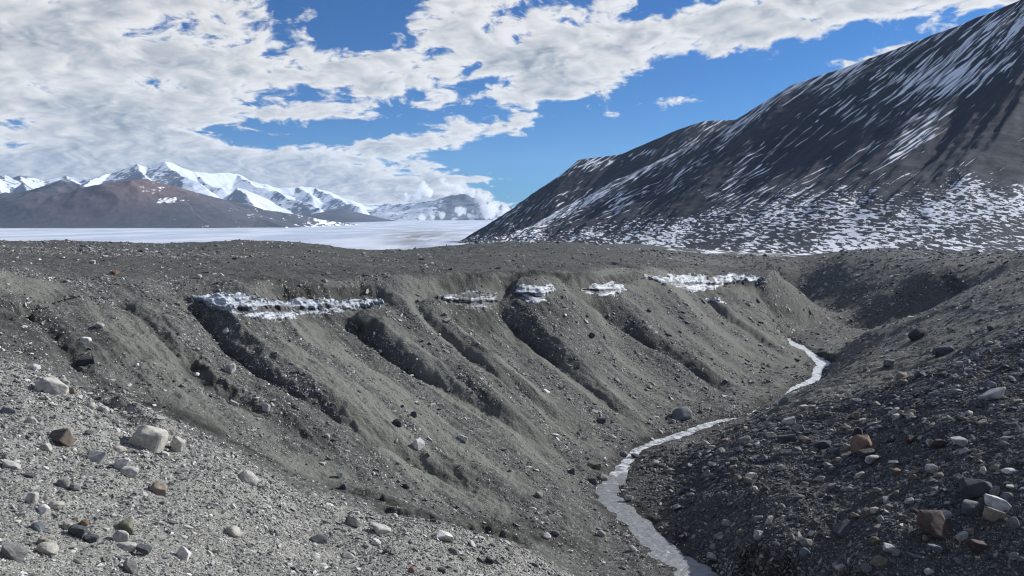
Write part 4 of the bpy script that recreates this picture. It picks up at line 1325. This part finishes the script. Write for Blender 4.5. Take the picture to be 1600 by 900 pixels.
    (1356, 889, 15, 13, 'bluegrey', 'angular', 10, 'stone', "pale bluish stone between the triangular and olive stones"),
    (1516, 830, 16, 13, 'tan', 'angular', 0, 'stone', "brownish pointed stone right of the dark red brown boulder"),
    (1505, 840, 22, 11, 'pale', 'slab', -10, 'stone', "pale slab at the foot of the brownish pointed stone"),
    (1449, 842, 15, 9, 'tan', 'rounded', 0, 'stone', "yellowish pebble under the dark red brown boulder"),
    (1282, 750, 16, 9, 'pale', 'rounded', -18, 'stone', "pale stone on the dark slope below the brow"),
    (1300, 763, 18, 13, 'grey', 'slab', -30, 'stone', "drab tilted slab right of the pale stone below the brow"),
    (1403, 738, 14, 8, 'orange', 'slab', -8, 'stone', "small orange slab on the dark slope below the brow"),
    (1247, 672, 24, 10, 'grey', 'slab', -14, 'stone', "dark bedded slab on the left end of the rubble brow"),
    (1233, 660, 22, 10, 'pale', 'slab', -14, 'stone', "pale slab above the dark bedded slab"),
    (1231, 686, 30, 11, 'slate', 'slab', -14, 'stone', "long low slab below the dark bedded slab"),
    (1256, 688, 15, 10, 'tan', 'angular', 0, 'stone', "tan stone at the right end of the long low slab"),
    (1585, 820, 16, 18, 'grey', 'rounded', 0, 'stone', "grey standing pebble at the right edge below the white slab"),
    (1203, 813, 10, 14, 'pale', 'slab', 30, 'stone', "pale stone with a dark stripe low on the dark slope"),
    (1164, 687, 24, 9, 'grey', 'slab', -10, 'stone', "grey slab at the left tip of the rubble brow"),
    (1195, 718, 13, 10, 'bluegrey', 'rounded', 0, 'stone', "bluish pebble pair stone at the left of the dark slope"),
]

DY = np.gradient(GZ, axis=0) / np.gradient(GY, axis=0) - 0.0
HERO_OBJ = []


def slope_at(x, y):
    e = 0.5
    a = np.array([x + e, x - e, x, x])
    c = np.array([y, y, y + e, y - e])
    h = height_xy(a, c)
    return (h[0] - h[1]) / (2 * e), (h[2] - h[3]) / (2 * e)




def lie_euler(gx0, gy0, th, jit):
    """XYZ euler angles of stones spun by th about their own axis, then laid on the slope (gx0, gy0), with some jitter"""
    n = len(th)
    nz = np.stack([-gx0 + NR.normal(size=n) * jit, -gy0 + NR.normal(size=n) * jit, np.ones(n)], -1)
    nz /= np.linalg.norm(nz, axis=1)[:, None]
    tx = np.stack([np.cos(th), np.sin(th), np.zeros(n)], -1)
    tx -= nz * (tx * nz).sum(1)[:, None]
    tx /= np.linalg.norm(tx, axis=1)[:, None]
    ty = np.cross(nz, tx)
    ey = -np.arcsin(np.clip(tx[:, 2], -1, 1))
    return np.stack([np.arctan2(ty[:, 2], nz[:, 2]), ey, np.arctan2(tx[:, 1], tx[:, 0])], -1)


def fall_dir(gx0, gy0):
    return np.arctan2(-gy0, -gx0)


hero_xy = []
for i, (px, py, w_, h_, colr, form, roll, nm, lab) in enumerate(HERO):
    g = ground_at(px, py + h_ * 0.30)
    Y0 = g[1]
    W0, H0 = w_ * Y0 / F, h_ * Y0 / F
    det = 2 if w_ >= 13 else 1
    me = rock_mesh(nm, 1000 + i * 7, form, det, mat_rock)
    ob = bpy.data.objects.new(nm, me)
    dep = W0 * (0.75 if form != 'slab' else 0.6) * (0.85 + 0.3 * rnd.random())
    ob.scale = (W0 * (1.12 if form != 'slab' else 1.02), dep, H0 * 1.18)
    ob.rotation_euler = (rnd.uniform(-.15, .15), math.radians(roll), rnd.uniform(-.35, .35))
    ob.location = (g[0], Y0 + dep * 0.25, height_xy(np.array([g[0]]), np.array([Y0 + dep * 0.2]))[0] + H0 * 0.30)
    c0 = np.array(PAL[colr]) * rnd.uniform(0.9, 1.1)
    ob.color = (*c0, 1)
    COL.objects.link(ob)
    tag(ob, lab, nm, {'boulder': 'boulders on the gully slopes', 'stone': 'stones on the gully slopes'}[nm])
    HERO_OBJ.append((px, py, w_, lab))
    hero_xy.append((g[0], Y0, W0))
hero_xy = np.array(hero_xy)

# ---- loose stones: one chance distribution for the whole place; the ones that show largest become objects of their own
vrow = HY - F * GZ / GY
run_min = np.minimum.accumulate(vrow, axis=0)
vis = (vrow <= run_min + 2.5) & (np.abs(GU) < 0.70) & (vrow < 905) & (GY > 10) & (GY < 260)
cellA = np.abs(np.gradient(GX, axis=1)) * np.abs(np.gradient(GY, axis=0)) * np.sqrt(1 + np.gradient(GZ, axis=1) ** 2 / np.gradient(GX, axis=1) ** 2 + DY ** 2)
clump = np.clip(0.55 + 1.1 * fbm(GX * 0.35, GY * 0.35, 4, 301) , 0.03, 2.2)
densz = 0.68 * (1 - 0.9 * SAND_LIT) * clump
densz = densz * (1 - NEARG) + NEARG * 2.0 * np.clip(0.85 + 0.5 * fbm(GX * 0.5, GY * 0.5, 3, 311), 0.25, 1.6)
densz = densz * (1 - PLAT) + PLAT * 0.13 * np.clip(0.5 + 1.2 * fbm(GX * 0.15, GY * 0.25, 4, 321), 0.05, 2)
RSL = sstep(GX - np.interp(GY, SALL[::-1, 1][np.argsort(SALL[::-1, 1])], SALL[::-1, 0][np.argsort(SALL[::-1, 1])]), 0.5, 2.0) * (GY < 110)
brow = sstep(GX, 6, 9) * (1 - sstep(GY, 44, 50)) * RSL
densz = densz * (1 - RSL) + RSL * (0.34 * clump) * (1 - brow) + brow * RSL * 2.6 * np.clip(0.8 + 0.7 * fbm(GX * 0.45, GY * 0.45, 3, 331), 0.15, 2)
densz *= np.where(CHAN < 0, 0.10, 1.0) + 1.6 * (CHAN > 0) * (CHAN < 0.8)
densz *= (1 - 0.6 * WET_SHADE)
wgt = densz * cellA / GY ** 2 * vis
wgt = np.nan_to_num(wgt)
SMIN = 1.7
tot_px = (wgt.sum() * F * F)
NST = int(min(tot_px * 0.060, 170000))
cdf = np.cumsum(wgt.ravel())
pick = np.searchsorted(cdf, NR.rand(NST) * cdf[-1])
pick = np.clip(pick, 0, wgt.size - 1)
rr, cc = np.unravel_index(pick, wgt.shape)
rf = np.clip(rr + NR.rand(NST) - 0.5, 0, len(YR) - 1.001)
cf = np.clip(cc + NR.rand(NST) - 0.5, 0, len(UC) - 1.001)
sy_ = np.interp(rf, np.arange(len(YR)), YR)
sx_ = np.interp(cf, np.arange(len(UC)), UC) * sy_
expo = np.where(RSL[rr, cc] > 0.5, 2.9, np.where(PLAT[rr, cc] > 0.5, 3.5, 3.2))
spx = np.minimum(SMIN * NR.rand(NST) ** (-1.0 / expo), np.where(PLAT[rr, cc] > 0.5, 8, np.where(brow[rr, cc] > 0.5, 14, np.where(RSL[rr, cc] > 0.5, 8, np.where(NEARG[rr, cc] > 0.5, 10, 8)))))
ssz = spx * sy_ / F
sz_ = height_xy(sx_, sy_)
# keep clear of the boulders
ok = np.ones(NST, bool)
for hx, hy, hw in hero_xy:
    ok &= ~((np.abs(sx_ - hx) < hw * 0.55) & (sy_ > hy - hw * 0.9) & (sy_ < hy + hw * 0.6) & (ssz > hw * 0.22))
right = (RSL[rr, cc] > 0.5) & (sy_ + 0.25 * sx_ < 52)
sx_, sy_, sz_, ssz, spx, right, rr, cc = [a[ok] for a in (sx_, sy_, sz_, ssz, spx, right, rr, cc)]
pxs, pys = CX + F * sx_ / sy_, HY - F * sz_ / sy_
inside = (pxs > 4) & (pxs < 1596) & (pys < 894)
N_IND = 300 - len(HERO)
order = np.argsort(-np.where(inside, spx, 0))
ind = order[:N_IND]
rest = np.ones(len(spx), bool)
rest[ind] = False

KINDS_ = ['angular', 'slab', 'wedge', 'slab', 'angular', 'rounded', 'slab', 'wedge']
PROTO = [rock_mesh("stone", 400 + k * 13, KINDS_[k % 8], 2, mat_rock) for k in range(16)]
FORMW = {'angular': 'angular stone', 'rounded': 'rounded stone', 'slab': 'flat stone', 'wedge': 'wedge-shaped stone'}
used = set(h[8] for h in HERO)
hp = np.array([(h[0], h[1]) for h in HERO], float)
SHORT = [h[8] for h in HERO]


def where_word(dx_, dy_):
    a = math.degrees(math.atan2(-dy_, dx_)) % 360
    return ['right of', 'above and right of', 'above', 'above and left of', 'left of', 'below and left of', 'below', 'below and right of'][int((a + 22.5) // 45) % 8]


def short_of(lab):
    ws = lab.split()
    out = []
    for w0 in ws:
        if w0 in ('on', 'with', 'at', 'in', 'near', 'below', 'above', 'beside', 'left', 'right', 'half', 'high', 'low', 'just', 'lying', 'leaning', 'touching', 'by', 'behind', 'alone', 'under', 'to', 'from',
                  'standing', 'poking', 'pointing', 'between', 'immediately', 'uphill', 'cut', 'tilted', 'among', 'midway', 'next', 'perched') and len(out) >= 2:
            break
        out.append(w0)
    return ' '.join(out)


SH = [short_of(x) for x in SHORT]
for n_i, k in enumerate(ind):
    pr = int(NR.randint(16))
    form = KINDS_[pr % 8]
    ob = bpy.data.objects.new("stone", PROTO[pr])
    s0 = ssz[k] * 1.1
    hz = {'angular': .75, 'rounded': .7, 'slab': .4, 'wedge': .6}[form] * NR.uniform(.8, 1.15)
    ob.scale = (s0 * 1.12, s0 * NR.uniform(.6, .9), s0 * hz)
    gxs, gys = slope_at(sx_[k], sy_[k])
    th_ = fall_dir(np.array([gxs]), np.array([gys])) + NR.normal() * .7
    ob.rotation_euler = lie_euler(np.array([gxs]), np.array([gys]), th_, .22)[0]
    ob.location = (sx_[k], sy_[k], sz_[k] + s0 * hz * 0.22)
    pal = ['grey', 'slate', 'grey', 'bluegrey', 'dark', 'pale', 'grey', 'tan', 'olive', 'cream'] if right[k] else ['pale', 'grey', 'pale', 'cream', 'white', 'slate', 'grey', 'bluegrey', 'tan', 'pale']
    colr = pal[min(int(NR.rand() ** 1.15 * 10), 9)]
    ob.color = (*(np.array(PAL[colr]) * NR.uniform(.85, 1.15)), 1)
    COL.objects.link(ob)
    d2 = np.hypot(hp[:, 0] - pxs[k], (hp[:, 1] - pys[k]))
    lab = None
    for j in np.argsort(d2)[:6]:
        dist = d2[j]
        far_w = 'just' if dist < 28 else ('a little way' if dist < 70 else 'some way')
        cand = f"{WORD[colr]} {FORMW[form]} {far_w} {where_word(pxs[k] - hp[j, 0], pys[k] - hp[j, 1])} the {SH[j]}"
        if cand not in used and len(cand.split()) <= 16:
            lab = cand
            break
    if lab is None:
        lab = f"{WORD[colr]} {FORMW[form]} on the gravel slope"
    used.add(lab)
    tag(ob, lab, "stone", "stones on the gully slopes")

# ---- the rest is gravel
mat_gl_l = gravel_mat("pale_gravel_stones", [(0.0, (.06, .062, .065)), (0.15, (.09, .09, .09)), (0.42, (.185, .184, .176)), (0.70, (.36, .355, .335)), (0.95, (.60, .585, .55)), (1.0, (.30, .26, .20))])
mat_gl_r = gravel_mat("dark_gravel_stones", [(0.0, (.040, .042, .046)), (0.35, (.085, .088, .092)), (0.7, (.15, .15, .15)), (0.9, (.28, .275, .26)), (0.97, (.42, .40, .37)), (1.0, (.17, .13, .11))])


def scatter(name, sel, mat, label):
    coll = bpy.data.collections.new(name + "_shapes")
    for k in range(10):
        ob = bpy.data.objects.new("pebble", rock_mesh("pebble", 700 + k * 17, ['angular', 'slab', 'wedge', 'slab', 'wedge', 'angular', 'slab', 'rounded', 'wedge', 'angular'][k], 1, mat))
        coll.objects.link(ob)
    idx = np.nonzero(sel)[0]
    n = len(idx)
    me = bpy.data.meshes.new(name)
    me.vertices.add(n)
    co = np.stack([sx_[idx], sy_[idx], sz_[idx] + ssz[idx] * 0.12], -1).astype(np.float32)
    me.vertices.foreach_set('co', co.ravel())
    e = 0.4
    gx0 = (height_xy(sx_[idx] + e, sy_[idx]) - height_xy(sx_[idx] - e, sy_[idx])) / (2 * e)
    gy0 = (height_xy(sx_[idx], sy_[idx] + e) - height_xy(sx_[idx], sy_[idx] - e)) / (2 * e)
    rot = lie_euler(gx0, gy0, fall_dir(gx0, gy0) + NR.normal(size=n) * .8, .32).astype(np.float32)
    scl = (ssz[idx][:, None] * np.stack([NR.uniform(1.0, 1.5, n), NR.uniform(.55, .9, n), NR.uniform(.3, .62, n)], -1)).astype(np.float32)
    for nm, typ, arr, f in (('rot', 'FLOAT_VECTOR', rot, 'vector'), ('scl', 'FLOAT_VECTOR', scl, 'vector')):
        at = me.attributes.new(nm, typ, 'POINT')
        at.data.foreach_set(f, arr.ravel())
    at = me.attributes.new('pick', 'INT', 'POINT')
    at.data.foreach_set('value', NR.randint(0, 10, n).astype(np.int32))
    ob = bpy.data.objects.new(name, me)
    COL.objects.link(ob)
    ng = bpy.data.node_groups.new(name + "_scatter", 'GeometryNodeTree')
    ng.interface.new_socket('Geometry', in_out='INPUT', socket_type='NodeSocketGeometry')
    ng.interface.new_socket('Geometry', in_out='OUTPUT', socket_type='NodeSocketGeometry')
    N, L = ng.nodes, ng.links
    gi, go = N.new('NodeGroupInput'), N.new('NodeGroupOutput')
    ci = N.new('GeometryNodeCollectionInfo')
    ci.inputs['Collection'].default_value = coll
    ci.inputs['Separate Children'].default_value = True
    ci.inputs['Reset Children'].default_value = True
    iop = N.new('GeometryNodeInstanceOnPoints')
    iop.inputs['Pick Instance'].default_value = True

    def na(nm, dt):
        a = N.new('GeometryNodeInputNamedAttribute')
        a.data_type = dt
        a.inputs['Name'].default_value = nm
        return a.outputs[0]
    e2r = N.new('FunctionNodeEulerToRotation')
    L.new(na('rot', 'FLOAT_VECTOR'), e2r.inputs[0])
    L.new(e2r.outputs[0], iop.inputs['Rotation'])
    L.new(na('scl', 'FLOAT_VECTOR'), iop.inputs['Scale'])
    L.new(na('pick', 'INT'), iop.inputs['Instance Index'])
    L.new(gi.outputs[0], iop.inputs['Points'])
    L.new(ci.outputs[0], iop.inputs['Instance'])
    L.new(iop.outputs[0], go.inputs[0])
    md = ob.modifiers.new("scatter", 'NODES')
    md.node_group = ng
    tag(ob, label, kind='stuff')
    return n


n_l = scatter("gravel", rest & ~right, mat_gl_l, "loose grey and pale gravel strewn over the plateau and left slopes")
n_r = scatter("dark_gravel", rest & right, mat_gl_r, "dark loose gravel and cobbles covering the shaded right slope")
print("gravel", n_l, n_r, "individual", len(ind), "smallest individual px", spx[ind].min(), "budget", tot_px)

# ------------------------------------------------------------------ buried ice laid bare under the rim
mat_ice, T, b, o = new_mat("dirty_buried_ice")
pos = T.n('ShaderNodeNewGeometry').outputs['Position']
la = T.noise(T.v('MULTIPLY', pos, (0.30, 0.30, 4.5)), 2.0, 6, 0.68, 1.0)
nb = T.noise(T.v('MULTIPLY', pos, (0.5, 0.5, 2.2)), 1.3, 6, 0.65, 0.6)
ic = T.mix(T.ss(la, 0.40, 0.62), (0.27, 0.30, 0.35), (0.66, 0.68, 0.69))
ic = T.mix(T.ss(T.m('ADD', nb, T.m('MULTIPLY', T.attr('dirt_shade'), 0.13)), 0.60, 0.68), ic, (0.07, 0.07, 0.068))
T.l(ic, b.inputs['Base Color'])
T.l(T.bump(la, 0.8, 0.16), b.inputs['Normal'])
b.inputs['Roughness'].default_value = 0.45
b.inputs['Specular IOR Level'].default_value = 0.5


def inside_poly(px, py, poly):
    c = np.zeros(px.shape, bool)
    n = len(poly)
    j = n - 1
    for i in range(n):
        xi, yi = poly[i]
        xj, yj = poly[j]
        m = ((yi > py) != (yj > py)) & (px < (xj - xi) * (py - yi) / (yj - yi + 1e-9) + xi)
        c ^= m
        j = i
    return c


def edge_dist(px, py, poly):
    d = np.full(px.shape, 1e9)
    for i in range(len(poly)):
        ax, ay = poly[i]
        bx, by = poly[(i + 1) % len(poly)]
        ex, ey = bx - ax, by - ay
        t = np.clip(((px - ax) * ex + (py - ay) * ey) / (ex * ex + ey * ey), 0, 1)
        d = np.minimum(d, np.hypot(px - ax - t * ex, py - ay - t * ey))
    return d


def ice_face(poly, label, thick, seed, dirt_shade=0.5):
    x0, x1 = min(p[0] for p in poly) - 4, max(p[0] for p in poly) + 4
    y0, y1 = min(p[1] for p in poly) - 4, max(p[1] for p in poly) + 4
    nx_, ny_ = int((x1 - x0) * 1.3), int((y1 - y0) * 2.2)
    PX, PY = np.meshgrid(np.linspace(x0, x1, nx_), np.linspace(y1, y0, ny_))
    ed = edge_dist(PX, PY, poly) * np.where(inside_poly(PX, PY, poly), 1, -1)
    ed = ed + 4.5 * fbm(PX * 0.07, PY * 0.22, 4, seed, 0.6)
    G = ground_at_many(PX, PY)
    yrel = (PY - y0) / (y1 - y0)
    shelf = 0.5 + 0.10 * pnoise(PX * 0.03, PX * 0, seed + 7)                      # a hanging shelf over a recessed foot
    th = thick * sstep(ed, -1.0, 2.0) * (1.0 - 0.75 * sstep(yrel, shelf, shelf + 0.07)) - 0.05 * sstep(yrel, shelf, shelf + 0.1)
    lay = np.sin(yrel * 26 + 2.2 * fbm(PX * 0.03, PY * 0.06, 3, seed + 3))
    th = th * (1 + 0.16 * lay + 0.30 * fbm(PX * 0.03, PY * 0.08, 3, seed + 2)) + 0.03 * ridged(PX * 0.10, PY * 0.02, 2, seed + 5) * sstep(ed, 0, 4)
    th = th - 0.30 * (1 - sstep(ed, -2.0, 0.3))
    X = G[..., 0]
    Y = G[..., 1] - th * 0.75
    Z = G[..., 2] + th * 0.62
    ob = grid_mesh("ice_face", X, Y, Z, mat_ice, {'dirt_shade': np.clip(dirt_shade + 0.3 * sstep(yrel, 0.45, 0.8) + 1.1 * np.exp(-((yrel - shelf - 0.06) / 0.08) ** 2) * np.clip(0.6 + 1.2 * pnoise(PX * 0.03, PY * 0, seed + 8), 0, 1), 0, 2)})  # dark band under the shelf paints the undercut's shadow over the real grime
    tag(ob, label, "ice", "buried ice laid bare along the gully rim")
    return ob


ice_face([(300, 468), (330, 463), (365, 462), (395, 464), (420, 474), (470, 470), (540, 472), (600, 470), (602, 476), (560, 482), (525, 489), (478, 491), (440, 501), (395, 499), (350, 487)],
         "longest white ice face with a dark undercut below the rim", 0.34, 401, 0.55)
ice_face([(686, 466), (715, 460), (735, 454), (775, 462), (777, 484), (745, 487), (712, 477)], "dark broken ice face with dirty streaks, second along the rim", 0.3, 411, 1.4)
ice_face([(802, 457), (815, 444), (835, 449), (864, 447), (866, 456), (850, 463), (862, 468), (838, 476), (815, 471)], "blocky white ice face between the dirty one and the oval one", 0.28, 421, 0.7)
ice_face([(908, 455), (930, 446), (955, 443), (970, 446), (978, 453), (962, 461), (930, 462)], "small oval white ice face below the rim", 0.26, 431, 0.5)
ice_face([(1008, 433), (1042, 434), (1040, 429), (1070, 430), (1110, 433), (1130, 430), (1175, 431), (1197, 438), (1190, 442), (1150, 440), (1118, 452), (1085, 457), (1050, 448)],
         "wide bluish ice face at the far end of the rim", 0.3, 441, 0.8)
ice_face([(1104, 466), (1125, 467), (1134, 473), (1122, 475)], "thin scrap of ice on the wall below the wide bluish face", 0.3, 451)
